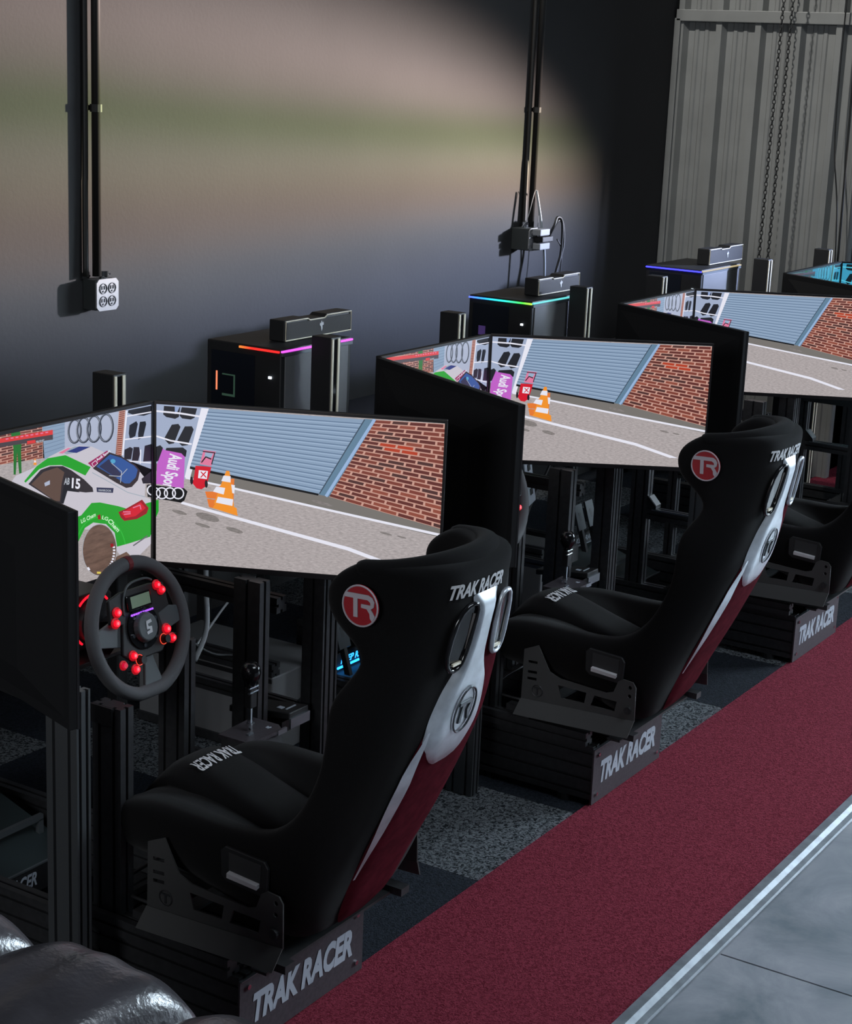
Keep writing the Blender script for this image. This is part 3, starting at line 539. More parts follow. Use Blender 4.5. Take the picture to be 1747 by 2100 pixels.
SCREEN_CAR = """mortar|4602 10000 4604 7276 0 8148 0 10000
brick1|3784 10000 3784 9970 3373 10000
brick2|4349 10000 4349 9927 3847 9965 3847 10000
brick3|4577 10000 4577 9910 4412 9923 4412 10000
brick3|1359 10000 1359 9984 1106 10000
brick2|1882 10000 1882 9950 1416 9980 1416 10000
brick3|2415 10000 2414 9916 1941 9946 1942 10000
brick2|2764 10000 2956 9988 2955 9881 2474 9912 2475 10000
brick1|3016 9984 3506 9954 3505 9845 3016 9877
brick1|3567 9950 4065 9919 4065 9810 3567 9842
brick4|4128 9915 4577 9887 4577 9777 4128 9805
brick4|86 9988 84 9885 0 9890 0 9992
brick2|141 9985 588 9961 586 9858 139 9882
brick2|645 9958 1099 9935 1097 9830 643 9855
brick2|1156 9932 1618 9907 1617 9802 1155 9827
brick3|1677 9904 2146 9880 2145 9774 1675 9799
brick4|2205 9877 2683 9852 2682 9745 2204 9771
brick2|2743 9849 3229 9823 3228 9715 2742 9742
brick4|3290 9820 3784 9794 3783 9685 3289 9712
brick1|3846 9791 4348 9765 4348 9655 3846 9682
brick4|4412 9761 4577 9753 4577 9643 4412 9652
brick1|332 9797 330 9694 0 9708 0 9811
brick3|388 9795 840 9776 838 9672 386 9691
brick1|897 9773 1355 9754 1354 9649 895 9669
brick3|1413 9752 1879 9732 1878 9626 1411 9647
brick3|1938 9729 2412 9710 2411 9603 1937 9624
brick1|2472 9707 2954 9687 2953 9579 2471 9600
brick3|3014 9684 3504 9664 3504 9555 3014 9577
brick2|3566 9661 4065 9640 4064 9531 3566 9553
brick2|4128 9638 4577 9619 4577 9508 4127 9528
brick4|78 9627 76 9524 0 9527 0 9629
brick4|134 9625 582 9611 580 9507 131 9522
brick3|638 9609 1094 9595 1092 9490 636 9505
brick4|1151 9593 1614 9578 1612 9473 1149 9488
brick3|1672 9576 2143 9562 2141 9455 1671 9471
brick2|2202 9560 2680 9544 2679 9437 2201 9453
brick4|2741 9543 3227 9527 3226 9419 2740 9435
brick4|3288 9525 3783 9510 3783 9401 3288 9417
brick3|3845 9508 4348 9492 4348 9382 3845 9398
brick3|4412 9490 4577 9484 4577 9374 4412 9380
brick1|325 9441 323 9337 0 9344 0 9448
brick4|381 9439 833 9430 832 9325 379 9336
brick2|890 9429 1350 9419 1348 9314 889 9324
brick1|1408 9418 1875 9408 1874 9302 1406 9312
brick3|1934 9406 2409 9396 2408 9289 1933 9300
brick2|2469 9395 2951 9385 2951 9277 2468 9288
brick4|3012 9383 3503 9373 3503 9264 3011 9275
brick1|3565 9372 4064 9361 4064 9251 3564 9263
brick2|4127 9360 4577 9350 4577 9240 4127 9250
brick3|70 9265 68 9161 0 9162 0 9266
brick3|126 9264 575 9259 573 9155 124 9161
brick3|632 9259 1088 9254 1086 9149 630 9154
brick3|1145 9253 1609 9248 1608 9142 1144 9148
brick2|1668 9247 2139 9242 2138 9135 1666 9141
brick1|2198 9241 2678 9236 2677 9129 2197 9135
brick2|2738 9236 3225 9230 3224 9122 2737 9128
brick2|3287 9230 3782 9224 3782 9115 3286 9121
brick1|3844 9224 4348 9218 4348 9108 3844 9114
brick4|4412 9217 4577 9216 4577 9105 4412 9107
brick1|318 9083 316 8979 0 8980 0 9083
brick3|374 9083 827 9083 825 8978 372 8979
brick3|884 9083 1345 9083 1343 8977 883 8978
brick2|1403 9082 1871 9082 1870 8976 1401 8977
brick1|1930 9082 2406 9082 2404 8975 1929 8976
brick2|2466 9082 2949 9082 2948 8973 2464 8975
brick2|3010 9082 3502 9081 3501 8972 3009 8973
brick4|3564 9081 4064 9081 4063 8971 3563 8972
brick3|4127 9081 4577 9081 4577 8970 4126 8971
brick3|62 8901 60 8798 0 8797 0 8900
brick1|118 8902 568 8906 566 8802 116 8798
brick1|625 8907 1082 8911 1080 8806 623 8802
brick1|1140 8912 1605 8917 1603 8810 1138 8807
brick1|1663 8917 2135 8922 2134 8815 1662 8811
brick3|2195 8922 2675 8927 2674 8819 2194 8815
brick4|2735 8928 3223 8933 3223 8824 2734 8820
brick2|3285 8933 3781 8938 3781 8828 3284 8824
brick1|3843 8939 4348 8944 4348 8833 3843 8829
brick4|4412 8944 4577 8946 4578 8835 4412 8834
brick1|311 8724 309 8620 0 8614 0 8718
brick1|367 8725 821 8735 819 8630 365 8621
brick4|878 8736 1340 8745 1338 8639 876 8631
brick4|1398 8746 1867 8756 1865 8649 1396 8640
brick1|1926 8757 2402 8767 2401 8659 1925 8650
brick1|2462 8768 2947 8778 2946 8669 2461 8660
brick3|3008 8779 3500 8789 3500 8680 3007 8670
brick3|3562 8790 4063 8800 4063 8690 3562 8681
brick2|4126 8802 4578 8811 4578 8700 4126 8691
brick4|54 8537 52 8433 0 8431 0 8535
brick3|110 8538 561 8552 559 8447 108 8434
brick2|618 8554 1077 8568 1075 8462 616 8449
brick3|1134 8570 1600 8584 1598 8478 1133 8464
brick3|1659 8586 2132 8600 2130 8493 1657 8479
brick1|2191 8602 2672 8617 2671 8509 2190 8495
brick1|2733 8619 3221 8634 3221 8525 2732 8511
brick1|3283 8636 3780 8651 3780 8541 3282 8527
brick4|3843 8653 4348 8668 4348 8558 3842 8543
brick3|4411 8670 4578 8676 4578 8564 4411 8559
brick3|303 8364 301 8260 0 8248 0 8352
brick3|360 8367 815 8385 813 8280 358 8262
brick1|872 8388 1335 8407 1333 8300 870 8282
brick2|1393 8409 1863 8428 1861 8321 1391 8303
brick4|1922 8431 2399 8450 2398 8343 1920 8324
brick3|2459 8453 2945 8473 2944 8364 2458 8345
brick3|3006 8475 3499 8496 3498 8386 3005 8366
brick1|3561 8498 4062 8519 4062 8408 3561 8388
brick2|4126 8521 4578 8540 4578 8429 4125 8411
brick4|47 8171 44 8066 0 8064 0 8169
brick2|103 8174 555 8197 553 8092 100 8069
brick2|612 8200 1071 8224 1069 8118 610 8095
brick2|1129 8226 1595 8251 1594 8144 1127 8120
brick4|1654 8254 2128 8278 2127 8170 1652 8147
brick3|2188 8281 2669 8306 2668 8197 2186 8173
brick4|2730 8309 3220 8334 3219 8225 2729 8200
brick4|3281 8338 3779 8363 3779 8253 3281 8228
brick1|3842 8366 4348 8393 4348 8281 3841 8256
brick2|4411 8396 4578 8404 4578 8293 4411 8285
brick1|296 8003 294 7898 0 7880 0 7985
brick4|353 8006 809 8035 807 7929 350 7901
brick1|866 8038 1329 8067 1328 7960 864 7932
brick1|1388 8071 1858 8100 1857 7992 1386 7964
brick3|1918 8104 2396 8133 2395 8025 1916 7996
brick3|2456 8137 2942 8167 2941 8058 2455 8029
brick1|3004 8171 3497 8202 3497 8092 3003 8062
brick2|3560 8205 4062 8237 4062 8126 3559 8095
brick3|4125 8241 4578 8269 4578 8157 4125 8130
brick4|39 7803 36 7699 0 7696 0 7800
brick4|95 7807 548 7840 546 7735 93 7703
brick2|605 7844 1065 7878 1063 7771 603 7739
brick2|1123 7882 1590 7916 1589 7809 1121 7776
brick1|1649 7920 2124 7955 2123 7847 1648 7813
brick1|2184 7959 2667 7994 2666 7885 2183 7851
brick4|2727 7998 3218 8034 3217 7924 2727 7889
brick3|3280 8038 3778 8075 3778 7964 3279 7929
brick4|3841 8079 4347 8116 4347 8004 3840 7968
brick3|4411 8121 4578 8133 4578 8021 4411 8009
brick3|289 7640 286 7535 0 7511 0 7616
brick3|345 7645 802 7683 800 7577 343 7540
brick2|860 7688 1324 7726 1323 7619 858 7582
brick4|1383 7731 1854 7770 1853 7663 1381 7624
brick4|1914 7775 2393 7815 2392 7706 1912 7667
brick4|2453 7820 2940 7860 2939 7751 2452 7711
brick2|3001 7866 3496 7907 3496 7796 3001 7756
brick3|3558 7912 4061 7954 4061 7842 3558 7801
brick1|4125 7959 4578 7996 4578 7884 4124 7848
brick2|31 7435 28 7330 0 7327 0 7432
brick2|87 7440 541 7483 539 7377 85 7335
brick4|598 7488 1059 7531 1058 7424 596 7382
brick4|1117 7536 1586 7580 1584 7473 1116 7430
brick2|1645 7586 2121 7630 2119 7522 1643 7478
brick4|2181 7636 2664 7681 2663 7572 2179 7527
brick1|2725 7687 3216 7733 3215 7623 2724 7577
brick1|3278 7739 3777 7785 3777 7674 3277 7628
brick3|3840 7791 4347 7839 4347 7727 3840 7680
brick2|4411 7845 4578 7860 4578 7748 4411 7733
brick4|281 7276 279 7171 0 7142 0 7247
brick4|338 7282 796 7330 794 7224 336 7177
brick4|854 7336 1319 7384 1317 7277 852 7229
brick2|1378 7391 1850 7440 1849 7332 1376 7283
brick4|1910 7446 2390 7496 2388 7387 1908 7338
brick1|2450 7502 2938 7553 2937 7443 2449 7393
brick1|2999 7559 3495 7611 3494 7500 2998 7449
brick1|3557 7617 4061 7670 4060 7558 3557 7507
brick4|4124 7676 4578 7724 4578 7611 4124 7565
asphalt|10000 0 1490 0 0 463 0 9081 2730 8332 4539 8178 8715 6925 10000 5007
door|5637 10000 5646 8413 4668 8059 4582 10000
doorline|4588 9853 5644 9870 5639 9895 4584 9877
doorline|4589 9617 5645 9655 5640 9679 4584 9641
doorline|4589 9380 5647 9439 5641 9463 4584 9405
doorline|4589 9143 5648 9222 5642 9247 4584 9167
doorline|4589 8906 5649 9006 5643 9030 4584 8930
doorline|4590 8667 5651 8788 5644 8813 4584 8692
doorline|4590 8429 5652 8570 5645 8595 4584 8453
sign|8328 10000 8131 7353 5616 7773 5635 10000
ring|6349 9290 6322 9052 6429 9004 6456 9243
ring|6333 9109 6277 8899 6380 8831 6436 9042
ring|6296 8952 6214 8784 6310 8696 6392 8864
ring|6246 8831 6141 8721 6221 8611 6326 8720
ring|6191 8752 6069 8715 6117 8585 6239 8622
ring|6137 8712 6010 8758 6004 8631 6131 8584
ring|6076 8713 5963 8836 5904 8745 6017 8622
ring|6007 8771 5918 8951 5831 8902 5920 8722
ring|5944 8883 5882 9103 5782 9087 5844 8868
ring|5896 9037 5863 9279 5758 9287 5791 9046
ring|5868 9217 5865 9464 5759 9492 5761 9246
ring|5862 9404 5889 9640 5784 9687 5757 9451
ring|5879 9583 5934 9792 5833 9857 5777 9649
ring|5915 9739 5996 9906 5902 9991 5821 9824
ring|5965 9859 6068 9969 6045 10000 5917 10000 5886 9967
ring|6019 9938 6140 9977 6131 10000 5996 10000
ring|6073 9979 6199 9935 6202 10000 6074 10000
ring|6133 9979 6247 9859 6306 9950 6259 10000 6147 10000
ring|6202 9923 6292 9745 6380 9794 6290 9972
ring|6266 9812 6328 9593 6429 9610 6366 9829
ring|6315 9658 6348 9416 6454 9408 6421 9650
ring|6343 9479 6346 9230 6454 9201 6451 9450
ringl|6354 9300 6330 9093 6370 9075 6394 9282
ringl|6334 9114 6285 8932 6324 8907 6373 9089
ringl|6293 8952 6223 8810 6259 8777 6329 8919
ringl|6235 8827 6148 8736 6178 8695 6265 8786
ringl|6167 8748 6069 8718 6087 8669 6185 8699
ringl|6094 8717 5995 8754 5992 8706 6092 8669
ringl|6019 8736 5929 8835 5907 8801 5997 8702
ringl|5945 8811 5871 8960 5839 8942 5912 8793
ringl|5881 8935 5829 9121 5791 9115 5844 8929
ringl|5834 9096 5806 9305 5767 9308 5794 9100
ringl|5807 9281 5805 9496 5766 9507 5768 9292
ringl|5804 9474 5828 9678 5789 9696 5765 9491
ringl|5824 9657 5872 9837 5834 9862 5786 9682
ringl|5865 9818 5934 9959 5899 9991 5830 9849
ringl|5922 9942 5977 10000 5909 10000 5892 9982
ringl|6169 10000 6227 9938 6249 9972 6223 10000
ringl|6210 9962 6285 9815 6317 9833 6243 9981
ringl|6275 9840 6328 9654 6366 9661 6312 9846
ringl|6323 9679 6352 9470 6392 9467 6363 9676
ringl|6350 9494 6353 9277 6393 9266 6390 9483
ring|6803 9238 6775 8987 6884 8938 6912 9190
ring|6786 9045 6727 8823 6832 8755 6891 8977
ring|6747 8876 6661 8700 6759 8611 6845 8788
ring|6693 8747 6584 8631 6666 8520 6775 8636
ring|6634 8663 6507 8623 6556 8492 6683 8531
ring|6576 8620 6444 8669 6437 8540 6570 8491
ring|6510 8622 6392 8751 6332 8661 6450 8531
ring|6437 8685 6343 8874 6255 8826 6348 8637
ring|6369 8806 6304 9037 6203 9021 6268 8791
ring|6318 8971 6284 9225 6178 9234 6212 8980
ring|6288 9162 6285 9422 6178 9451 6181 9192
ring|6282 9363 6311 9611 6204 9658 6176 9410
ring|6300 9554 6358 9774 6255 9839 6197 9619
ring|6339 9721 6424 9896 6328 9981 6243 9806
ring|6392 9849 6500 9965 6474 10000 6351 10000 6311 9957
ring|6450 9933 6576 9974 6566 10000 6425 10000
ring|6508 9976 6640 9931 6643 10000 6509 10000
ring|6573 9975 6692 9849 6752 9941 6696 10000 6589 10000
ring|6646 9914 6741 9728 6830 9777 6736 9963
ring|6714 9795 6780 9566 6883 9582 6816 9812
ring|6766 9631 6802 9377 6910 9368 6874 9623
ring|6797 9440 6800 9178 6910 9148 6906 9410
ringl|6808 9248 6783 9028 6824 9010 6848 9230
ringl|6787 9049 6736 8856 6776 8831 6826 9024
ringl|6744 8876 6670 8725 6707 8692 6780 8844
ringl|6682 8743 6591 8646 6622 8605 6713 8701
ringl|6610 8658 6507 8627 6525 8577 6628 8609
ringl|6533 8625 6428 8664 6425 8616 6530 8577
ringl|6453 8646 6357 8751 6335 8717 6430 8612
ringl|6374 8726 6296 8884 6263 8866 6341 8708
ringl|6306 8858 6250 9055 6212 9049 6268 8853
ringl|6255 9031 6226 9251 6186 9254 6216 9034
ringl|6227 9228 6225 9455 6185 9466 6187 9239
ringl|6224 9432 6249 9650 6209 9667 6184 9450
ringl|6245 9628 6295 9819 6256 9844 6206 9653
ringl|6288 9799 6360 9949 6324 9981 6252 9831
ringl|6348 9932 6412 10000 6344 10000 6318 9972
ringl|6605 10000 6671 9929 6694 9964 6660 10000
ringl|6655 9954 6733 9798 6767 9816 6688 9972
ringl|6723 9823 6780 9627 6818 9633 6762 9829
ringl|6775 9652 6805 9431 6846 9427 6815 9649
ringl|6803 9454 6807 9225 6848 9214 6844 9443
ring|7333 9166 7304 8902 7414 8853 7443 9118
ring|7314 8960 7254 8726 7361 8658 7421 8892
ring|7273 8780 7184 8594 7283 8506 7373 8692
ring|7216 8642 7102 8520 7185 8409 7300 8530
ring|7152 8552 7020 8511 7070 8379 7203 8420
ring|7090 8508 6951 8558 6945 8429 7084 8378
ring|7019 8511 6895 8646 6835 8555 6958 8420
ring|6941 8579 6843 8777 6753 8730 6851 8532
ring|6869 8709 6801 8951 6698 8936 6766 8694
ring|6815 8885 6778 9152 6670 9161 6707 8895
ring|6783 9089 6779 9362 6670 9392 6674 9118
ring|6776 9302 6806 9563 6698 9611 6668 9350
ring|6795 9506 6855 9737 6751 9803 6690 9572
ring|6836 9684 6924 9868 6827 9953 6738 9769
ring|6893 9821 7005 9943 6962 10000 6876 10000 6810 9929
ring|6955 9910 7087 9954 7069 10000 6920 10000
ring|7017 9956 7155 9908 7159 10000 7019 10000
ring|7087 9954 7211 9822 7272 9913 7190 10000 7118 10000
ring|7165 9888 7264 9692 7355 9741 7256 9937
ring|7238 9760 7307 9519 7411 9535 7341 9776
ring|7293 9585 7331 9318 7440 9308 7402 9576
ring|7326 9381 7330 9105 7441 9075 7437 9351
ringl|7337 9176 7312 8943 7353 8925 7379 9158
ringl|7316 8965 7262 8760 7303 8735 7356 8939
ringl|7270 8781 7193 8620 7230 8587 7307 8747
ringl|7205 8638 7109 8536 7140 8494 7236 8596
ringl|7128 8548 7020 8514 7039 8465 7147 8498
ringl|7046 8513 6935 8553 6933 8505 7044 8464
ringl|6961 8536 6860 8646 6837 8612 6938 8502
ringl|6877 8621 6795 8787 6761 8769 6843 8603
ringl|6805 8762 6746 8970 6707 8964 6766 8756
ringl|6751 8945 6719 9178 6679 9182 6710 8949
ringl|6721 9154 6718 9395 6677 9406 6680 9166
ringl|6717 9372 6742 9602 6702 9620 6676 9390
ringl|6738 9581 6791 9783 6752 9808 6699 9606
ringl|6784 9763 6860 9922 6823 9954 6747 9795
ringl|6848 9904 6937 10000 6869 10000 6817 9944
ringl|6924 9994 6942 10000 6922 10000
ringl|7094 10000 7115 9993 7115 10000
ringl|7099 10000 7191 9903 7214 9937 7155 10000
ringl|7174 9927 7257 9763 7291 9781 7208 9946
ringl|7247 9788 7307 9581 7346 9587 7286 9794
ringl|7301 9606 7334 9372 7375 9368 7342 9603
ringl|7332 9396 7336 9153 7378 9142 7374 9385
ring|7941 9074 7912 8796 8024 8746 8054 9025
ring|7922 8854 7859 8608 7968 8540 8031 8786
ring|7879 8663 7785 8468 7887 8378 7980 8574
ring|7818 8516 7698 8388 7784 8275 7904 8403
ring|7749 8420 7611 8377 7663 8243 7802 8287
ring|7682 8373 7537 8426 7531 8296 7676 8243
ring|7607 8378 7477 8520 7415 8428 7544 8287
ring|7523 8452 7420 8660 7328 8612 7431 8405
ring|7447 8590 7374 8844 7270 8830 7342 8576
ring|7388 8778 7349 9058 7240 9068 7278 8788
ring|7354 8995 7350 9282 7239 9312 7243 9025
ring|7347 9222 7377 9497 7267 9544 7237 9270
ring|7367 9439 7429 9682 7323 9748 7260 9505
ring|7410 9628 7502 9822 7402 9907 7310 9714
ring|7470 9774 7588 9902 7512 10000 7494 10000 7386 9883
ring|7537 9869 7675 9915 7641 10000 7489 10000 7486 9999
ring|7604 9917 7748 9867 7754 9997 7745 10000 7608 10000
ring|7679 9914 7809 9776 7871 9868 7746 10000 7738 10000
ring|7762 9843 7867 9638 7959 9686 7855 9891
ring|7839 9706 7913 9454 8019 9469 7945 9722
ring|7899 9520 7939 9239 8050 9229 8010 9511
ring|7934 9303 7939 9013 8052 8982 8047 9273
ringl|7946 9084 7920 8838 7962 8819 7988 9065
ringl|7924 8859 7868 8643 7909 8617 7964 8834
ringl|7875 8664 7794 8494 7832 8461 7913 8630
ringl|7806 8512 7705 8404 7738 8362 7839 8470
ringl|7725 8416 7611 8380 7630 8330 7744 8366
ringl|7638 8379 7521 8422 7519 8373 7635 8330
ringl|7547 8404 7440 8519 7417 8485 7524 8369
ringl|7458 8494 7371 8670 7336 8652 7423 8476
ringl|7381 8644 7318 8864 7279 8858 7341 8639
ringl|7323 8839 7289 9085 7248 9089 7282 8843
ringl|7291 9061 7287 9316 7246 9327 7249 9073
ringl|7286 9293 7313 9536 7272 9554 7245 9311
ringl|7309 9514 7364 9728 7324 9753 7269 9539
ringl|7357 9708 7437 9876 7399 9908 7319 9740
ringl|7425 9858 7524 9966 7498 10000 7487 10000 7393 9898
ringl|7505 9954 7618 9991 7615 10000 7487 10000
ringl|7591 9992 7707 9953 7710 10000 7591 10000
ringl|7682 9970 7788 9857 7811 9892 7709 10000 7702 10000
ringl|7771 9882 7859 9709 7894 9727 7805 9900
ringl|7849 9735 7912 9516 7952 9522 7888 9740
ringl|7907 9541 7942 9293 7984 9290 7949 9537
ringl|7940 9317 7945 9061 7988 9049 7983 9306
mortar|8428 10000 8653 9981 8435 7221 8145 7391 8309 10000
brick1|8340 9945 8611 9925 8598 9854 8327 9874
brick1|8331 9823 8602 9803 8589 9732 8318 9752
brick1|8322 9702 8593 9681 8580 9610 8309 9631
brick3|8313 9580 8584 9559 8571 9488 8300 9509
brick1|8304 9459 8575 9437 8562 9366 8291 9388
brick1|8295 9337 8566 9315 8553 9243 8282 9266
brick1|8286 9215 8557 9192 8544 9121 8273 9144
brick3|8276 9093 8548 9070 8535 8998 8264 9022
brick1|8267 8971 8539 8947 8526 8876 8254 8900
brick3|8258 8849 8530 8825 8517 8753 8245 8777
brick3|8249 8726 8521 8702 8508 8630 8236 8655
brick1|8240 8604 8512 8579 8499 8507 8227 8532
brick3|8231 8481 8503 8456 8490 8384 8218 8410
brick1|8222 8359 8494 8333 8481 8261 8209 8287
brick3|8213 8236 8485 8209 8472 8138 8200 8164
brick3|8203 8113 8476 8086 8463 8014 8190 8041
brick1|8194 7990 8466 7963 8454 7891 8181 7918
brick3|8185 7867 8457 7839 8444 7767 8172 7795
brick3|8176 7744 8448 7715 8435 7643 8163 7672
brick3|8167 7620 8439 7592 8426 7519 8154 7549
brick3|8157 7497 8430 7468 8417 7395 8144 7425
brick3|8148 7374 8421 7344 8408 7271 8135 7302
shelf|10000 10000 10000 5946 8437 7093 8652 10000
tyre|10000 9446 9610 9385 9094 9560 8765 9770 8797 9927 10000 9916
tyre|9290 8964 9161 8239 8871 8151 8813 8504 8853 8996 9213 9152
tyre|9735 8845 9570 8040 9313 7985 9304 8369 9398 9061 9693 9025
tyre|8882 7641 9031 7513 8935 6859 8570 6969 8594 7555
tyre|9361 7503 9409 7061 9307 6662 8974 6762 9066 7588
tyre|9657 7503 10000 7523 10000 6446 9570 6539
white|8691 9542 10000 9487 10000 9565 8677 9619
white|8610 8143 10000 7959 10000 8036 8600 8221
white|8484 6873 10000 6292 10000 6369 8487 6948
white|8670 9944 8447 7246 8534 7208 8756 9910
white|9410 7333 9393 6452 9453 6430 9470 7312
green2|3420 8826 3339 7579 3246 7608 3255 9108 3155 10000 3554 10000 3627 9468 3594 8853 3601 7591 3495 7585
barred|5066 9418 2741 9566 0 9768 0 10000 554 10000 2743 9810 5065 9696
bardark|5067 9124 2739 9335 0 9489 0 9768 2741 9566 5066 9418
pinkB|2924 9759 3045 9748 3045 9679 2923 9690
pinkB|3143 9747 3265 9736 3265 9667 3142 9678
pinkB|3363 9735 3486 9723 3486 9654 3363 9665
pinkB|3585 9722 3709 9711 3709 9641 3585 9652
pinkB|3808 9710 3933 9698 3933 9628 3808 9640
pinkB|4033 9697 4159 9685 4159 9615 4033 9627
pinkB|4260 9684 4386 9673 4386 9602 4260 9614
pinkB|4488 9671 4615 9660 4615 9589 4488 9601
pinkB|4718 9658 4846 9647 4846 9576 4718 9587
barred|3876 9358 4253 9330 4253 9149 3875 9179
T|greyl|00:28:87|4285 9140 4667 9126 4278 9268
orange|4144 7899 4195 8241 4258 8222 4296 7853
white|4169 8035 4195 8162 4246 8147 4271 8004
carwhite|8701 354 7345 2998 4606 4003 2099 5717 3339 7516 4156 7736 4862 8161 5712 8474 6314 8447 6929 8204 7703 7564 9167 6360 9710 5410 9663 4284 10000 4026 10000 1151 9223 509
green|4862 7663 4411 7577 3901 7098 3774 6979 3712 7079 4283 7777 4797 8100 5648 8048 6874 6980 6604 6548 5853 7212 5452 7515
cargreyl|6112 8440 6860 8224 6317 8054 5714 8069 5449 8309
blue|5713 8231 6314 8381 6860 8207 6183 8028
pinkB|5317 8267 5778 8439 5912 8400 5515 8168
glassd|6615 5516 5727 5935 5530 5171 5196 5369 3900 6858 4475 7517 4928 7595 5519 7437 5921 7068 6538 6336 6959 5697 6997 5432
glassb|5587 7049 5457 6435 5362 5395 5130 5474 4027 6817 4604 7357 5255 7437
tyre|6339 5608 5727 5893 5530 5171 5396 5300 5623 6628 5890 6708 5928 6034
T|white|15|5929 5993 6337 5800 5958 6604
T|greyl|AB|5558 6320 5826 6233 5589 6721
sign|4637 6700 4897 6779 4897 6535 4669 6487
navy|7154 5659 8023 5349 7992 5059 7172 5374
T|greyl|HANKOOK|7256 5397 7919 5143 7254 5533
magenta|6734 7255 7700 7748 7808 7617 7014 6895
T|white|Audi Sport|7218 7191 7914 7585 7118 7388
white|6932 7153 7126 7294 7107 7325 6914 7184
white|7098 7306 7212 7094 7234 7108 7120 7319
white|7214 7126 7013 6961 7032 6931 7233 7095
white|7042 6948 6936 7183 6913 7173 7018 6938
glassd|9298 5454 8973 5125 8679 5152 8162 5629 6979 6864 7808 7617 8421 7200 9165 6447 9411 6026
blue2|9182 5665 8857 5379 8599 5462 8083 6013 7152 6936 7845 7480 8423 7098 9091 6426 9283 6109
navy|7292 6893 7779 7206 8442 6070 8156 5947
greyl|7909 6904 8433 6222 8456 6248 7931 6929
greyl|8422 6259 8361 5577 8397 5560 8458 6242
greyl|7787 6171 8379 5940 8380 5982 7789 6213
greyl|8381 5941 8746 6310 8719 6347 8354 5978
cyan|8073 7097 8094 7069 8110 7039 8120 7007 8124 6976 8121 6947 8112 6921 8097 6900 8077 6884 8053 6876 8026 6874 7997 6879 7968 6891 7941 6910 7916 6933 7896 6961 7880 6991 7870 7023 7866 7054 7869 7083 7878 7109 7893 7130 7913 7145 7937 7154 7964 7156 7992 7150 8021 7138 8049 7120
tyre|9484 5482 10000 5807 10000 5049 9566 5150
cargreyl|6933 6614 7727 5848 7744 5880 6950 6645
cargreyl|7714 5861 8756 4826 8773 4858 7731 5892
cargreyl|8747 4833 9666 4260 9674 4300 8755 4873
green|6984 3561 6567 3369 6227 2638 6214 4177 6386 4201 6900 4787 7322 4685 8261 4148 8780 3794 9901 3850 10000 3839 10000 1784 9958 1632 8824 1609 8196 1626 8071 2556 7627 3243
greenl|6168 2554 6210 2832 6156 2865 6113 2588
greenl|6205 2804 6272 3060 6219 3100 6152 2844
greenl|6264 3034 6355 3263 6304 3309 6213 3080
greenl|6343 3239 6457 3437 6409 3490 6295 3292
greenl|6442 3416 6576 3579 6532 3638 6398 3475
greenl|6559 3562 6711 3687 6672 3751 6520 3626
greenl|6691 3674 6859 3758 6826 3826 6658 3742
greenl|6836 3750 7016 3792 6991 3862 6811 3821
greenl|6991 3789 7180 3786 7164 3858 6975 3861
greenl|7153 3790 7349 3742 7342 3813 7147 3860
greenl|7321 3752 7518 3660 7522 3727 7325 3819
greenl|7490 3676 7685 3541 7699 3603 7505 3737
greenl|7658 3563 7846 3388 7870 3442 7682 3617
greenl|7822 3414 8000 3203 8032 3248 7854 3459
greenl|7978 3231 8142 2988 8182 3024 8018 3268
greenl|8124 3019 8271 2748 8316 2775 8169 3046
greenl|8255 2781 8382 2487 8432 2504 8305 2798
greenl|8369 2521 8474 2210 8528 2219 8423 2529
greenl|8464 2244 8544 1923 8601 1923 8520 2244
greenl|8537 1957 8592 1631 8650 1622 8596 1948
redlite|9766 3185 9242 3014 8572 3121 8384 3408 8267 3780 8631 3846 9516 4158 9872 3504
red|9444 4006 9719 3557 9163 3220 8643 3272 8415 3659
pinkB|8513 3677 8908 3539 8906 3610 8512 3747
pinkB|8557 3502 8914 3433 8904 3506 8548 3575
pinkB|9039 3759 9431 3809 9410 3874 9019 3823
pinkB|9383 3857 9431 3551 9483 3543 9434 3850
brown|7893 2744 8023 2428 8117 2075 8169 1705 8177 1335 8140 986 8059 675 7939 419 7787 232 7610 122 7417 95 7219 152 7026 290 6847 499 6692 770 6567 1089 6479 1438 6432 1801 6428 2161 6466 2499 6544 2800 6660 3049 6807 3235 6978 3348 7166 3382 7361 3335 7553 3209 7734 3009
brown|8685 1125 8917 765 8848 476 7957 651 8097 997
greyl|8152 1353 8118 1020 8140 1007 8174 1341
greyl|8120 1031 8047 730 8069 715 8141 1015
greyl|8051 741 7943 487 7963 467 8071 722
greyl|7948 496 7809 300 7828 277 7966 473
greyl|7816 307 7653 179 7669 153 7832 282
greyl|7662 183 7482 127 7493 100 7674 155
greyl|7493 128 7304 148 7309 120 7498 100
greyl|7315 144 7126 239 7125 212 7314 118
greyl|7138 230 6957 394 6949 373 7130 209
greyl|6967 383 6803 607 6790 592 6954 367
greyl|6811 595 6671 869 6654 860 6794 585
greyl|6677 856 6566 1169 6547 1164 6658 852
greyl|6570 1155 6493 1492 6473 1492 6550 1156
greyl|6495 1479 6454 1826 6433 1830 6474 1484
greyl|6455 1813 6452 2155 6431 2163 6434 1821
greyl|6451 2143 6486 2467 6466 2478 6431 2155
greyl|6484 2455 6555 2747 6535 2762 6464 2470
greyl|6552 2737 6656 2984 6637 3002 6533 2755
greyl|6651 2975 6785 3168 6768 3189 6634 2996
greyl|6778 3161 6936 3291 6921 3315 6764 3185
greyl|6927 3286 7102 3348 7091 3374 6916 3313
greyl|7092 3346 7277 3335 7272 3363 7086 3374
greyl|7266 3338 7453 3255 7454 3280 7267 3364
greyl|7442 3262 7623 3109 7630 3130 7449 3283
greyl|7612 3119 7779 2903 7792 2919 7625 3135
greyl|7771 2916 7915 2646 7932 2656 7788 2926
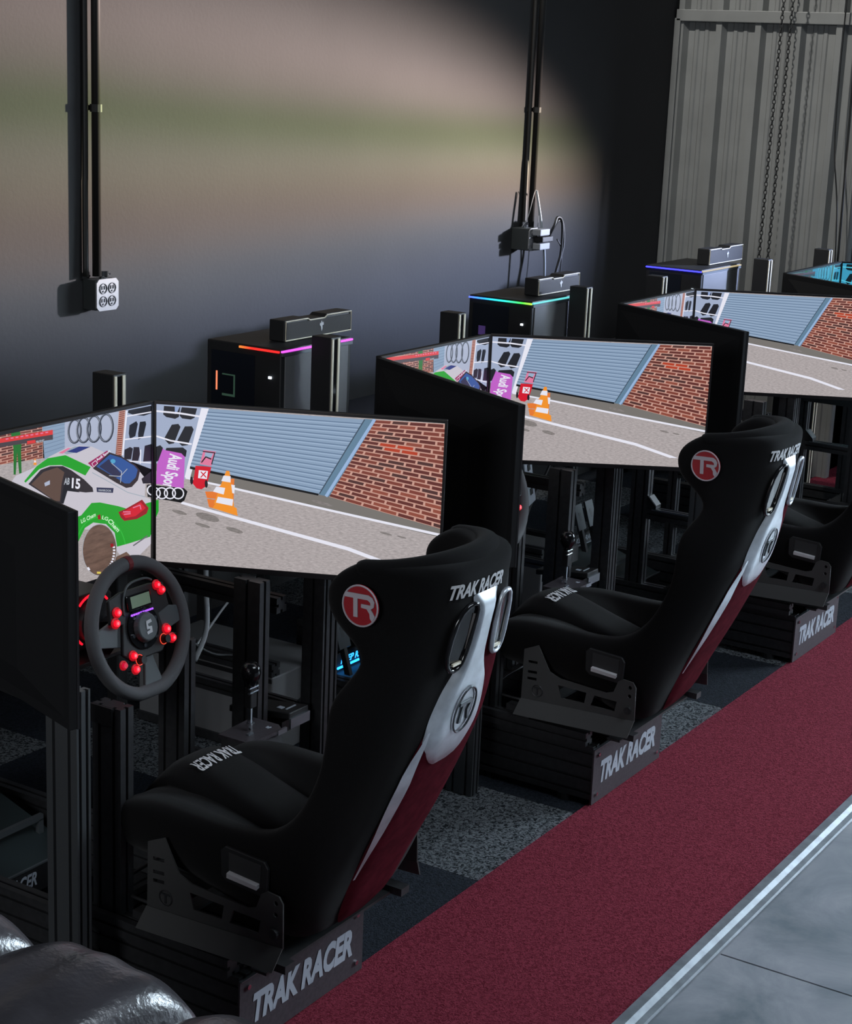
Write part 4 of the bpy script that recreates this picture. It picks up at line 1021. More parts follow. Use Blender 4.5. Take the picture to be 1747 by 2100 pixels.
greyl|7909 2659 8025 2347 8045 2352 7929 2664
greyl|8021 2360 8104 2020 8125 2020 8042 2360
greyl|8101 2033 8147 1680 8168 1675 8123 2029
greyl|8146 1693 8151 1341 8174 1332 8168 1684
T|greenw|LG Chem|6391 3690 7121 3899 6354 3958
T|greenw|LG|7407 3625 7710 3404 7454 3841
T|greenw|Chem|7682 3397 8202 2525 7874 3519
redlite|7191 3917 7332 3953 7372 3637 7230 3662
white|7968 1729 8086 1685 8087 1577 7970 1623
white|7979 1536 8096 1491 8098 1383 7980 1429
white|7974 1348 8091 1303 8093 1195 7976 1241
white|7953 1170 8071 1124 8073 1017 7955 1063
white|7918 1006 8036 959 8038 852 7920 898
white|7869 858 7986 812 7988 704 7870 751
white|7806 731 7923 684 7925 576 7808 623
white|7732 626 7849 579 7850 471 7733 519
white|7647 547 7764 499 7765 392 7648 439
redlite|7849 1935 7995 1897 8012 1696 7867 1708
yellow|7150 443 7352 360 7354 235 7152 318
white|6648 893 6747 889 6820 683 6706 694
greyd|9063 1341 9834 1700 9793 1782 9022 1423
black|9833 5021 10000 4946 10000 4145 9815 4233 9759 4957
white|10000 4343 9987 4347 9989 4267 10000 4263
white|10000 4349 9905 4436 9875 4375 10000 4260
white|9938 4393 9850 4552 9796 4522 9884 4363
white|9868 4502 9834 4674 9768 4680 9802 4508
white|9836 4626 9861 4779 9794 4818 9768 4665
white|9845 4741 9926 4844 9870 4909 9789 4806
white|10000 4852 10000 4893 9982 4937 9861 4904 9895 4823
white|9974 4857 10000 4849 10000 4928 9972 4937"""
# ------------------------------------------------------------------ the room
def struct(name, bm, m, **k): return tag(link(name, bm, m, **k), kind='structure')
wall_paint = mat('dark_wall_paint', (0.043, 0.0425, 0.044), 0.75, spec=0.2, var=0.06, vs=3, bump=0.12, bs=60)
bm = B(); box(bm, -3, 8.72, WALL_Y, WALL_Y + 0.15, 0, 4.2); struct('wall_back', bm, wall_paint)

# concrete slab with a sawn joint
m = mat('concrete', (0.27, 0.29, 0.32), 0.42, spec=0.45); t = m.node_tree; b = t.nodes['Principled BSDF']
tc = t.nodes.new('ShaderNodeTexCoord')
n1 = t.nodes.new('ShaderNodeTexNoise'); n1.inputs['Scale'].default_value = 3.2; n1.inputs['Detail'].default_value = 9; n1.inputs['Roughness'].default_value = 0.65; n1.inputs['Distortion'].default_value = 0.8
t.links.new(tc.outputs['Object'], n1.inputs['Vector'])
r1 = t.nodes.new('ShaderNodeValToRGB'); r1.color_ramp.elements[0].position = 0.33; r1.color_ramp.elements[1].position = 0.68
r1.color_ramp.elements[0].color = (0.14, 0.165, 0.19, 1); r1.color_ramp.elements[1].color = (0.33, 0.34, 0.37, 1)
t.links.new(n1.outputs[0], r1.inputs[0]); t.links.new(r1.outputs[0], b.inputs['Base Color'])
bm = B()
JX = 3.62
for x0, x1 in ((-3, JX - 0.003), (JX + 0.003, 12)): box(bm, x0, x1, -4, 1.37, -0.1, 0)
box(bm, JX - 0.003, JX + 0.003, -4, 1.37, -0.1, -0.012); box(bm, -3, 12, 1.37, 4.2, -0.1, -0.004)
struct('floor', bm, m)
# metal carpet edge
bm = B(); prof = [(1.375, 0.0), (1.378, 0.006), (1.392, 0.009), (1.405, 0.016), (1.428, 0.017), (1.432, 0.0)]
a = [bm.verts.new((-3, y, z)) for y, z in prof]; c = [bm.verts.new((12, y, z)) for y, z in prof]
for i in range(len(prof)): j = (i + 1) % len(prof); bm.faces.new((a[i], a[j], c[j], c[i]))
bm.faces.new(a[::-1]); bm.faces.new(c)
struct('trim_carpet', bm, mat('edge_trim_metal', (0.30, 0.33, 0.36), 0.38, 0.5, var=0.25, vs=25))
# carpets
def carpet(name, c1, c2, vs):
    m = mat(name, c1, 0.95, spec=0.08); t = m.node_tree; b = t.nodes['Principled BSDF']
    tc = t.nodes.new('ShaderNodeTexCoord'); n = t.nodes.new('ShaderNodeTexNoise'); n.inputs['Scale'].default_value = vs; n.inputs['Detail'].default_value = 3; n.inputs['Distortion'].default_value = 1.2
    t.links.new(tc.outputs['Object'], n.inputs['Vector']); r = t.nodes.new('ShaderNodeValToRGB'); t.links.new(n.outputs[0], r.inputs[0])
    r.color_ramp.elements[0].position = 0.40; r.color_ramp.elements[1].position = 0.58; r.color_ramp.elements[0].color = tuple(c2) + (1,); r.color_ramp.elements[1].color = tuple(c1) + (1,)
    t.links.new(r.outputs[0], b.inputs['Base Color'])
    bp = t.nodes.new('ShaderNodeBump'); bp.inputs['Strength'].default_value = 0.6; bp.inputs['Distance'].default_value = 0.006
    t.links.new(n.outputs[0], bp.inputs['Height']); t.links.new(bp.outputs[0], b.inputs['Normal']); return m
red_c = carpet('red_carpet', (0.20, 0.028, 0.048), (0.105, 0.010, 0.020), 130)
grey_c = carpet('grey_fleck_carpet', (0.13, 0.14, 0.15), (0.012, 0.014, 0.017), 95)
black_c = carpet('black_carpet', (0.022, 0.026, 0.034), (0.010, 0.012, 0.016), 140)
bm = B(); box(bm, -3, 12, 1.43, 2.022, -0.003, 0.013)
tag(link('carpet_runner', bm, red_c), 'long red carpet runner along the aisle beside the metal edge strip', 'carpet')
bm = B(); P_ = 0.53
for ix in range(-12, 17):
    for iy in range(0, 5):
        x0 = 3.58 + (ix - 0) * P_; y0 = 2.022 + iy * 0.5
        if y0 >= WALL_Y: continue
        box(bm, x0 + 0.001, min(x0 + P_ - 0.001, 8.7), y0 + 0.001, min(y0 + 0.499, WALL_Y), -0.003, 0.010, mi=(ix + iy) % 2)
        if x0 + P_ > 8.6: pass
tag(link('carpet_tiles', bm, None, mats=[grey_c, black_c]), kind='structure'); bpy.data.objects['carpet_tiles'].name = 'floor_carpet_tiles'
bm = B(); box(bm, 8.33, 9.6, 2.50, 3.02, -0.003, 0.016)
tag(link('carpet_runner', bm, red_c), 'far red carpet piece on the floor by the ribbed metal wall', 'carpet')

# ribbed metal wall at the far end: trapezoid ribs, horizontal girt
metal_wall = mat('ribbed_wall_steel', (0.25, 0.255, 0.25), 0.5, 0.15, var=0.12, vs=4)
bm = B(); prof = []; y = 4.0; k = 0
PITCH = 0.215
while y > 3.0:
    prof += [(y, 0.0), (y - 0.016, -0.042), (y - 0.047, -0.042), (y - 0.063, 0.0), (y - 0.095, 0.0), (y - 0.102, -0.007), (y - 0.118, -0.007), (y - 0.125, 0.0), (y - 0.150, 0.0), (y - 0.157, -0.007), (y - 0.173, -0.007), (y - 0.180, 0.0)]
    y -= PITCH
lo = [bm.verts.new((8.72 + d, yy, 0)) for yy, d in prof]; hi = [bm.verts.new((8.72 + d, yy, 4.2)) for yy, d in prof]
lo2 = [bm.verts.new((8.76, yy, 0)) for yy, d in (prof[0], prof[-1])]; hi2 = [bm.verts.new((8.76, yy, 4.2)) for yy, d in (prof[0], prof[-1])]
for i in range(len(prof) - 1): bm.faces.new((lo[i], lo[i + 1], hi[i + 1], hi[i]))
bm.faces.new((lo2[0], lo2[1], hi2[1], hi2[0])); bm.faces.new((lo[-1], lo2[1], hi2[1], hi[-1])); bm.faces.new((lo[0], hi[0], hi2[0], lo2[0]))
struct('wall_right', bm, metal_wall)
bm = B(); box(bm, 8.66, 8.70, 2.93, 3.99, 2.315, 2.375); struct('trim_1', bm, metal_wall, bevel=0.004)
bm = B(); box(bm, 8.66, 8.70, 3.965, 3.998, 0, 2.33); struct('trim_2', bm, metal_wall, bevel=0.003)

# hoist chain in two falls: interlocked links
bm = B()
def chain(bm, x, y0, y1, z0, z1, n):
    for i in range(n):
        t = i / (n - 1); c = Vector((x, y0 + (y1 - y0) * t, z0 + (z1 - z0) * t)); h = (z1 - z0) / n * 0.66
        pts = []
        for k in range(10):
            a = 2 * pi * k / 10; w = 0.008 * cos(a); q = h * sin(a)
            pts.append(c + (Vector((0, w, q)) if i % 2 else Vector((w, 0, q))))
        tube(bm, pts, 0.0026, 5, closed=True)
chain(bm, 8.55, 3.375, 3.360, 1.05, 2.75, 84)
o1 = tag(link('hoist_chain', bm, mat('chain_steel', (0.06, 0.06, 0.06), 0.4, 0.6), smooth=True), 'left fall of the hoist chain hanging before the ribbed wall', 'chain', 'hoist chains by the ribbed wall')
bm = B(); chain(bm, 8.52, 3.315, 3.300, 1.05, 2.75, 84)
tag(link('hoist_chain', bm, MT['chain_steel'], smooth=True), 'right fall of the hoist chain hanging before the ribbed wall', 'chain', 'hoist chains by the ribbed wall')
bm = B(); tube(bm, spline([(8.62, 3.06, 2.9), (8.62, 3.065, 2.2), (8.62, 3.055, 1.75), (8.62, 3.01, 1.42), (8.62, 2.99, 1.1)]), 0.004, 6)
tag(link('hanging_cord', bm, cable_b, smooth=True), 'thin black cord hanging down the ribbed wall at the right edge', 'cord')
bm = B(); tube(bm, spline([(8.64, 3.01, 2.9), (8.64, 3.00, 2.0), (8.64, 2.985, 1.1), (8.64, 2.99, 0.7)]), 0.006, 6)
tag(link('hanging_cord', bm, cable_b, smooth=True), 'thicker straight dark cord hanging beside the thin cord at right edge', 'cord')

# conduits and outlet boxes on the back wall
conduit_m = mat('black_conduit', (0.012, 0.011, 0.010), 0.55)
def conduit(x, label, z0=1.322, z1=4.1, r=0.011):
    t = thing('conduit', label, 'conduit', (x, WALL_Y, z0))
    bm = B(); cyl(bm, (0, -0.035, 0), (0, -0.035, z1 - z0), r, 12); link('pipe', bm, conduit_m, t, smooth=True)
    for zz in (1.86, 3.0):
        bm = B(); cyl(bm, (0, -0.035, zz - z0 - 0.012), (0, -0.035, zz - z0 + 0.012), r + 0.005, 12); box(bm, -0.03, 0.03, -0.012, 0, zz - z0 - 0.008, zz - z0 + 0.008)
        link('strap', bm, conduit_m, t)
    return t
conduit(4.262, 'black conduit pipe dropping to the left outlet box on the back wall', r=0.0150)
conduit(7.175, 'black conduit pipe dropping to the right outlet box on the back wall', r=0.0150)
def thin_cable(pts, r, m, label, name='power_cable', cat='cable', group=None):
    bm = B(); tube(bm, spline(pts), r, 7); return tag(link(name, bm, m, smooth=True), label, cat, group)
for X0, lab in ((4.262, 'left'), (7.175, 'right')):
    thin_cable([(X0 - 0.028, WALL_Y - 0.012, 4.0), (X0 - 0.026, WALL_Y - 0.012, 1.9), (X0 - 0.030, WALL_Y - 0.014, 1.6), (X0 - 0.036, WALL_Y - 0.02, 1.322)], 0.010, conduit_m, 'thin black cable running down beside the %s conduit pipe' % lab)
def outlet_box(x, z, label, plain):
    dd = 0.0 if plain else 0.032
    t = thing('outlet_box', label, 'outlet box', (x, WALL_Y, z - 0.05))
    rbox('box_body', -0.05, 0.05, -0.058 - dd, 0, 0, 0.1, mat('dark_box_steel', (0.045, 0.05, 0.05), 0.5, 0.3), t, 0.003)
    bm = holed([[(-0.052, -0.040), (-0.040, -0.052), (0.040, -0.052), (0.052, -0.040), (0.052, 0.040), (0.040, 0.052), (-0.040, 0.052), (-0.052, 0.040)]], 0.005)
    xf(bm, lambda x_, y_, z_: (x_, -0.062 - dd + z_, y_ + 0.05)); c = link('cover_plate', bm, mat('outlet_cover_plate', (0.27, 0.27, 0.28), 0.45, 0.1), t, bevel=0.001)
    for sx in (-1, 1):
        for sz in (-1, 1):
            bm = B(); ring = [(sx * 0.021 + 0.0165 * cos(a * pi / 8), -0.066, 0.05 + sz * 0.021 + 0.0165 * sin(a * pi / 8)) for a in range(16)]
            tube(bm, ring, 0.0017, 5, closed=True); box(bm, sx * 0.021 - 0.0075, sx * 0.021 - 0.0045, -0.0672, -0.064, 0.047 + sz * 0.021, 0.059 + sz * 0.021)
            box(bm, sx * 0.021 + 0.0045, sx * 0.021 + 0.0075, -0.0672, -0.064, 0.047 + sz * 0.021, 0.059 + sz * 0.021)
            cyl(bm, (sx * 0.021, -0.0672, 0.041 + sz * 0.021), (sx * 0.021, -0.064, 0.041 + sz * 0.021), 0.003, 8)
            bmesh.ops.translate(bm, verts=bm.verts, vec=(0, -dd, 0)); link('socket', bm, mat('socket_grey', (0.13, 0.13, 0.15), 0.5), c)
    bm = B(); cyl(bm, (0.012, -0.035, 0.1), (0.012, -0.035, 0.125), 0.016, 10); cyl(bm, (0.03, -0.035, 0.113), (0.042, -0.035, 0.113), 0.004, 8); link('connector', bm, chrome, t)
    return t
outlet_box(4.282, 1.263, 'steel outlet box with four empty sockets on the lit wall', True)
outlet_box(7.11, 1.28, 'dark outlet box at the right conduit with plugs in its sockets', False)
pm = mat('white_plug', (0.22, 0.23, 0.25), 0.5)
pl = thing('power_plug', 'white plugs and splitter in the right outlet box', 'plug', (7.135, WALL_Y - 0.100, 1.245))
bm = B(); box(bm, -0.06, 0.03, -0.045, 0, 0.055, 0.085); link('plug_body', bm, pm, pl, bevel=0.004)
bm = B(); box(bm, -0.05, 0.045, -0.04, 0, -0.010, 0.02); link('plug_body', bm, pm, pl, bevel=0.004)
bm = B(); box(bm, -0.045, 0.055, -0.05, -0.002, 0.025, 0.050); link('plug_shell', bm, plastic, pl, bevel=0.004)
thin_cable([(7.15, 3.93, 1.5), (7.155, 3.9, 1.36), (7.17, 3.88, 1.2), (7.17, 3.87, 1.0), (7.17, 3.86, 0.76)], 0.006, mat('pale_cable', (0.25, 0.28, 0.31), 0.5), 'white cable hanging straight down from the right outlet box')
thin_cable([(7.22, 3.89, 1.29), (7.24, 3.86, 1.36), (7.29, 3.86, 1.35), (7.31, 3.86, 1.24), (7.27, 3.87, 1.1), (7.26, 3.87, 0.9), (7.26, 3.86, 0.76)], 0.0075, cable_b, 'thick black cable looping out of the right outlet box')
thin_cable([(7.20, 3.89, 1.27), (7.19, 3.85, 1.34), (7.22, 3.85, 1.38), (7.27, 3.85, 1.35), (7.29, 3.86, 1.2), (7.25, 3.87, 1.05), (7.25, 3.86, 0.76)], 0.006, cable_b, 'second black cable looping beside the thick one at the right outlet box')
thin_cable([(7.10, 3.97, 1.33), (7.12, 3.95, 1.38), (7.16, 3.94, 1.5), (7.2, 3.94, 1.40), (7.215, 3.95, 1.33)], 0.0018, cable_w, 'thin pale wire tied around the right conduit just above its box')
thin_cable([(7.32, 3.9, 1.27), (7.34, 3.88, 1.2), (7.32, 3.88, 1.0), (7.31, 3.87, 0.76)], 0.003, cable_b, 'thin black wire hanging right of the right outlet box')
# ------------------------------------------------------------------ racing seats
# stations: inner centre C, outer centre O, rim E as (y, z); rim half width, outer half width
ST = [((2.405, .430), (2.400, .375), (2.425, .385), .155, .222), ((2.375, .475), (2.355, .345), (2.400, .465), .175, .237), ((2.30, .497), (2.28, .33), (2.325, .505), .18, .235),
      ((2.21, .490), (2.20, .32), (2.215, .512), .18, .240), ((2.12, .465), (2.12, .30), (2.11, .508), .18, .242), ((2.03, .440), (2.04, .275), (2.015, .508), .18, .243),
      ((1.95, .430), (1.985, .245), (1.945, .530), .18, .243), ((1.895, .455), (1.935, .235), (1.890, .580), .18, .243), ((1.865, .515), (1.88, .29), (1.858, .635), .182, .240),
      ((1.835, .60), (1.835, .40), (1.828, .700), .188, .238), ((1.81, .69), (1.775, .52), (1.818, .765), .195, .238), ((1.785, .765), (1.715, .65), (1.820, .812), .198, .236),
      ((1.765, .825), (1.672, .76), (1.812, .855), .193, .230), ((1.745, .88), (1.650, .85), (1.772, .905), .172, .205), ((1.73, .925), (1.637, .915), (1.768, .935), .165, .195),
      ((1.72, .965), (1.627, .955), (1.800, .965), .160, .195), ((1.71, 1.0), (1.62, .99), (1.848, .998), .158, .197), ((1.70, 1.04), (1.612, 1.03), (1.862, 1.04), .156, .197),
      ((1.692, 1.08), (1.606, 1.07), (1.852, 1.075), .154, .195), ((1.685, 1.110), (1.603, 1.10), (1.815, 1.103), .152, .192), ((1.680, 1.128), (1.608, 1.125), (1.775, 1.122), .148, .186)]
def lerp(a, b, t): return a + (b - a) * t
def sect(st, nI=9, nO=9):
    (cy, cz), (oy, oz), (ey, ez), xr, xo = st
    pts = []
    for i in range(2 * nI + 1):                       # inner side, left rim to right rim
        s = -1 + i / nI; f = abs(s) ** 3.6; x = xr * math.copysign(abs(s) ** 0.9, s)
        pts.append((x, lerp(cy, ey, f), lerp(cz, ez, f)))
    for i in range(2 * nO + 1):                       # outer side back again
        th = (1 - i / nO) * pi / 2; sx = math.copysign(abs(sin(th)) ** 0.6, th); f = 1 - abs(cos(th)) ** 0.75
        pts.append((xo * sx, lerp(oy, ey, f), lerp(oz, ez, f)))
    return pts
def outer_back(x, z):
    """y of the outer shell of the back at lateral x, height z"""
    best = None
    for a, b in zip(ST[7:-1], ST[8:]):
        def pt(st):
            (cy, cz), (oy, oz), (ey, ez), xr, xo = st
            sx = min(0.999, abs(x) / xo); th = math.asin(sx ** (1 / 0.6)); f = 1 - cos(th) ** 0.75
            return lerp(oy, ey, f), lerp(oz, ez, f)
        ya, za = pt(a); yb, zb = pt(b)
        if za <= z <= zb: return lerp(ya, yb, (z - za) / (zb - za))
        best = (ya, yb, za, zb)
    return yb if z > zb else lerp(best[0], best[1], 0)
def side_y(x): return 0
def back_patch(fn_half, z0, z1, nz, nx, off, name, m, parent, xc=0.0):
    bm = B(); rows = []
    for j in range(nz + 1):
        z = lerp(z0, z1, j / nz); xl, xr_ = fn_half(z); row = []
        for i in range(nx + 1):
            x = lerp(xl, xr_, i / nx); edge = (i in (0, nx)) or (j in (0, nz))
            row.append(bm.verts.new((x, outer_back(x, z) - (0.000 if edge else off), z)))
        rows.append(row)
    for j in range(nz):
        for i in range(nx): bm.faces.new((rows[j][i], rows[j][i + 1], rows[j + 1][i + 1], rows[j + 1][i]))
    return link(name, bm, m, parent, smooth=True, subs=1)
def interp(tab, z):
    if z <= tab[0][0]: return tab[0][1]
    for (a, va), (b, vb) in zip(tab[:-1], tab[1:]):
        if z <= b: return lerp(va, vb, (z - a) / (b - a))
    return tab[-1][1]
def make_badge(parent, o, xv, yv, n, R):
    o, xv, yv, n = Vector(o), Vector(xv).normalized(), Vector(yv).normalized(), Vector(n).normalized()
    P = lambda a, b, w=0: o + xv * a * R + yv * b * R + n * w
    bm = B(); prism(bm, [(cos(a * pi / 16), sin(a * pi / 16)) for a in range(32)], lambda u, v, w: P(u, v, w), 0.003)
    d = link('badge', bm, badge_red, parent); d['label'] = 'round red badge with white ring'
    bm = B(); tube(bm, [P(0.96 * cos(a * pi / 16), 0.96 * sin(a * pi / 16), 0.003) for a in range(32)], 0.045 * R, 6, closed=True)
    link('ring', bm, badge_white, d)
    bm = B()
    for poly in ([(-.86, .36), (-.80, .60), (.50, .60), (.72, .50), (.84, .30), (.80, .05), (.62, -.08), (.62, .12), (.60, .26), (.45, .36)],
                 [(-.36, .36), (-.12, .36), (-.12, -.56), (-.36, -.56)], [(.08, .12), (.62, .12), (.62, -.10), (.08, -.06)],
                 [(.38, -.06), (.66, -.10), (.86, -.40), (.70, -.66), (.58, -.52), (.56, -.30)]):
        prism(bm, poly, lambda u, v, w: P(u * 0.97, v * 0.97, 0.003 + w), 0.002)
    link('monogram', bm, badge_white, d)
def make_seat():
    root = thing('racing_seat', None, 'racing seat')
    bm = B(); rings = [[bm.verts.new(p) for p in sect(s)] for s in ST]; n = len(rings[0])
    for a, b in zip(rings[:-1], rings[1:]):
        for i in range(n): bm.faces.new((a[i], a[(i + 1) % n], b[(i + 1) % n], b[i]))
    for r in (rings[0], rings[-1]):
        for i in range(18):
            j = n - 1 - i
            if i + 1 < j - 1: bm.faces.new((r[i], r[i + 1], r[j - 1], r[j]))
            else: pass
    bmesh.ops.holes_fill(bm, edges=[e for e in bm.edges if e.is_boundary], sides=8)
    link('seat_shell', bm, fabric, root, smooth=True, subs=2)
    # top pad of the head rest: roll joining both wings
    bm = B(); pts = []
    for i in range(21):
        a = -pi / 2 + pi * i / 20
        pts.append((0.172 * sin(a), 1.80 - 0.155 * cos(a) ** 0.75, 1.100 + 0.012 * cos(a)))
    tube(bm, pts, 0.024, 10, rs=[0.022 + 0.010 * cos(-pi / 2 + pi * i / 20) for i in range(21)])
    link('headrest_roll', bm, fabric, root, smooth=True, subs=1)
    # cushions
    def cush_z(x, y): return interp([(1.97, .440), (2.03, .440), (2.12, .462), (2.21, .492), (2.285, .513), (2.35, .508), (2.385, .485), (2.405, .45)], y) + 0.016 * (1 - min(1, abs(x) / .108) ** 3) + 0.012
    bm = B(); g = []
    for j in range(9):
        t = j / 8; y = lerp(2.402, 1.985, t); row = []
        for i in range(7):
            s = -1 + i / 3; hz = cush_z(s * .108, y)
            row.append((s * 0.108, y, hz if 0 < j < 8 and 0 < i < 6 else hz - 0.022))
        g.append([bm.verts.new(p) for p in row])
    for j in range(8):
        for i in range(6): bm.faces.new((g[j][i], g[j][i + 1], g[j + 1][i + 1], g[j + 1][i]))
    cush = link('seat_cushion', bm, fabric, root, smooth=True, subs=1)
    m_ = cush.modifiers.new('solid', 'SOLIDIFY'); m_.thickness = 0.02; m_.offset = -1
    bm = B(); g = []
    for j in range(9):
        t = j / 8; z = lerp(0.52, 0.98, t); row = []
        for i in range(7):
            s = -1 + i / 3; y = interp([(.515, 1.865), (.60, 1.835), (.69, 1.81), (.765, 1.785), (.825, 1.765), (.88, 1.745), (.925, 1.73), (.98, 1.716)], z) + 0.020
            e = 0 < j < 8 and 0 < i < 6
            row.append((s * 0.105, y if e else y - 0.024, z))
        g.append([bm.verts.new(p) for p in row])
    for j in range(8):
        for i in range(6): bm.faces.new((g[j][i], g[j][i + 1], g[j + 1][i + 1], g[j + 1][i]))
    c2 = link('back_cushion', bm, fabric, root, smooth=True, subs=1)
    # writing on the cushion front (read by someone facing the seat)
    tm_ = text_on('lettering', 'TRAK RACER', (0.070, 2.290, 0.0), (-0.140, 0, 0), (0, -0.036, 0), white_ink, root, bold=0.02, shear=0.1)
    for v in tm_.data.vertices: v.co.z += cush_z(v.co.x, v.co.y) + 0.0015
    tm_ = text_on('lettering', 'TRAK RACER', (-0.118, 0, 1.058), (0.170, 0.0, 0), (0, 0, 0.030), white_ink, root, bold=0.03, shear=0.25)
    for v in tm_.data.vertices: v.co.y += outer_back(v.co.x, v.co.z) - 0.004
    # red lower back and silver spine with harness openings
    rp_ = back_patch(lambda z: (-interp([(.25, .02), (.30, .09), (.5, .115), (.7, .115), (.80, .09), (.86, .03), (1.0, .02)], z), interp([(.25, .02), (.30, .10), (.5, .150), (.7, .160), (1.0, .13)], z)), 0.27, 1.0, 16, 8, 0.008, 'back_panel', red_suede, root); rp_['label'] = 'dark red suede lower back'
    hw = [(.66, .004), (.69, .065), (.74, .098), (.80, .100), (.86, .080), (.90, .045), (.95, .032), (1.02, .030), (1.055, .05)]
    sp = back_patch(lambda z: (-interp(hw, z), interp(hw, z)), 0.665, 1.055, 16, 8, 0.016, 'spine_panel', silver, root); sp['label'] = 'brushed silver spine with embossed oval'
    bm = B()
    for (za, zb) in ((0.42, 0.775),):
        rows = []
        for j in range(13):
            z = lerp(za, zb, j / 12); w = 0.003 + 0.017 * sin(pi * (j / 12) ** 1.4); xm = -interp([(.42, .112), (.7, .113), (.86, .085)], z)
            rows.append([bm.verts.new((x, outer_back(x, z) - 0.010, z)) for x in (xm - w, xm, xm + w)])
        for a, b in zip(rows[:-1], rows[1:]):
            for i in range(2): bm.faces.new((a[i], a[i + 1], b[i + 1], b[i]))
    st_ = link('edge_reflection', bm, silver, root, smooth=True)  # silver strip stands in for a reflection on the shell
    # oval emblem
    bm = B(); ov = []
    for k in range(28):
        a = 2 * pi * k / 28; x = 0.037 * cos(a); z = 0.800 + 0.050 * sin(a); ov.append((x, outer_back(x, z) - 0.019, z))
    tube(bm, ov, 0.0022, 6, closed=True)
    emb = link('emblem', bm, mat('dark_silver', (0.10, 0.11, 0.12), 0.3, 0.8), sp)
    bm = B()
    for poly in ([(-.024, .020), (.020, .020), (.026, .012), (.024, .0), (.016, -.004), (.026, -.026), (.018, -.026), (.008, -.002), (.016, .012), (-.024, .012)], [(-.014, .012), (-.006, .012), (-.006, -.028), (-.014, -.028)]):
        prism(bm, poly, lambda u, v, w: Vector((u, outer_back(u, 0.8 + v) - 0.0165 - w, 0.8 + v)), 0.0035)
    link('monogram', bm, MT['dark_silver'], emb)
    for s in (-1, 1):
        lp = [(0.040, 1.045), (0.075, 1.045), (0.098, 1.020), (0.108, 0.935), (0.092, 0.905), (0.060, 0.905), (0.046, 0.925), (0.036, 1.02)]
        lp = [(s * (x + 0.004), z) for x, z in lp]
        cxm, czm = s * 0.076, 0.975
        bm = B(); prism(bm, [(cxm + (x - cxm) * .86, czm + (z - czm) * .90) for x, z in lp], lambda u, v, w: Vector((u, outer_back(u, v) - 0.008 - w, v)), 0.004)
        op = link('harness_opening', bm, gloss_black, root)
        bm = B(); tube(bm, [(x, outer_back(x, z) - 0.014, z) for x, z in lp], 0.0062, 8, closed=True)
        link('surround', bm, silver if s > 0 else gloss_black, op, smooth=True, subs=1)
        bm = B(); zb_ = 0.918; box(bm, min(s * .055, s * .09), max(s * .055, s * .09), outer_back(s * .07, zb_) - 0.017, outer_back(s * .07, zb_) - 0.012, zb_, zb_ + 0.005); link('buckle_edge', bm, gold_line, op)
        bm = B(); xb = -.054 if s < 0 else .094; prism(bm, [(xb, .93), (xb + .012, .925), (xb + .008, 1.02), (xb - .001, 1.022)], lambda u, v, w: Vector((u, outer_back(u, v) - 0.0115 - w, v)), 0.0015); link('buckle_edge', bm, mat('dull_trim', (.18, .16, .15), .5), op)
    # badges on the wings
    make_badge(root, (-0.2005, 1.765, 1.040), (0, -1, 0.04), (0, 0.04, 1), (-1, 0, 0), 0.0415)
    make_badge(root, (0.2005, 1.765, 1.040), (0, 1, 0.04), (0, -0.04, 1), (1, 0, 0), 0.0415)
    # lap belt openings on the sides
    for s in (-1, 1):
        bm = B(); X = lambda w: s * (0.2405 + w)
        prism(bm, [(2.045, .482), (1.945, .476), (1.935, .462), (1.938, .408), (1.95, .398), (2.04, .404), (2.055, .415), (2.057, .470)], lambda u, v, w: Vector((X(w), u, v)), 0.009)
        lo = link('belt_opening', bm, plastic, root, bevel=0.002)
        bm = B(); prism(bm, [(2.034, .472), (1.952, .467), (1.954, .412), (2.034, .417)], lambda u, v, w: Vector((X(0.0092 + w), u, v)), 0.001); link('recess', bm, mat('recess_black', (0.02, 0.02, 0.021), 0.8), lo)
        bm = B(); prism(bm, [(2.032, .423), (1.955, .418), (1.955, .427), (2.032, .433)], lambda u, v, w: Vector((X(0.008 + w), u, v - 0.25 * w)), 0.012)
        link('metal_lip', bm, mat('bright_lip', (0.8, 0.78, 0.8), 0.35, 0.5), lo)
    # side mounting brackets
    for s in (-1, 1):
        outl = [(2.250, .435), (2.205, .455), (2.185, .420), (2.165, .385), (2.13, .372), (1.985, .364), (1.962, .372), (1.950, .405), (1.935, .415), (1.905, .412), (1.895, .398), (1.893, .300), (2.252, .285)]
        h1 = [(2.135, .352), (2.045, .350), (2.050, .318), (2.125, .316)]; h2 = [(2.02, .348), (1.95, .346), (1.955, .316), (2.03, .316)]
        hs = [[(1.913 + 0.006 * cos(a * pi / 4), zc + 0.006 * sin(a * pi / 4)) for a in range(8)] for zc in (.395, .370)]
        hs += [[(2.235, zc), (2.205, zc + .002), (2.205, zc - .006), (2.235, zc - .008)] for zc in (.405, .375, .355)]
        bm = holed([outl, h1, h2] + hs, 0.004); xf(bm, lambda a, b, c: (s * (0.249) + c, a, b))
        br = link('mounting_bracket', bm, bracket_m, root)
        bm = B(); prism(bm, [(1.893, 0), (2.252, 0), (2.262, 1), (1.900, 1)], lambda u, v, w: Vector((s * (0.249 + v * 0.024 + w), u, .302 - (u - 1.893) * 0.04 - v * .045)), 0.004); link('flange', bm, bracket_m, br)
        bm = B(); tube(bm, [(s * 0.2525, 2.20 + 0.017 * cos(a * pi / 8), 0.320 + 0.017 * sin(a * pi / 8)) for a in range(16)], 0.0015, 5, closed=True)
        prism(bm, [(2.212, .330), (2.188, .330), (2.188, .326), (2.198, .326), (2.198, .308), (2.203, .308), (2.203, .326), (2.212, .326)], lambda u, v, w: Vector((s * (0.251 + w), u, v)), 0.002)
        link('emblem', bm, alu, br)
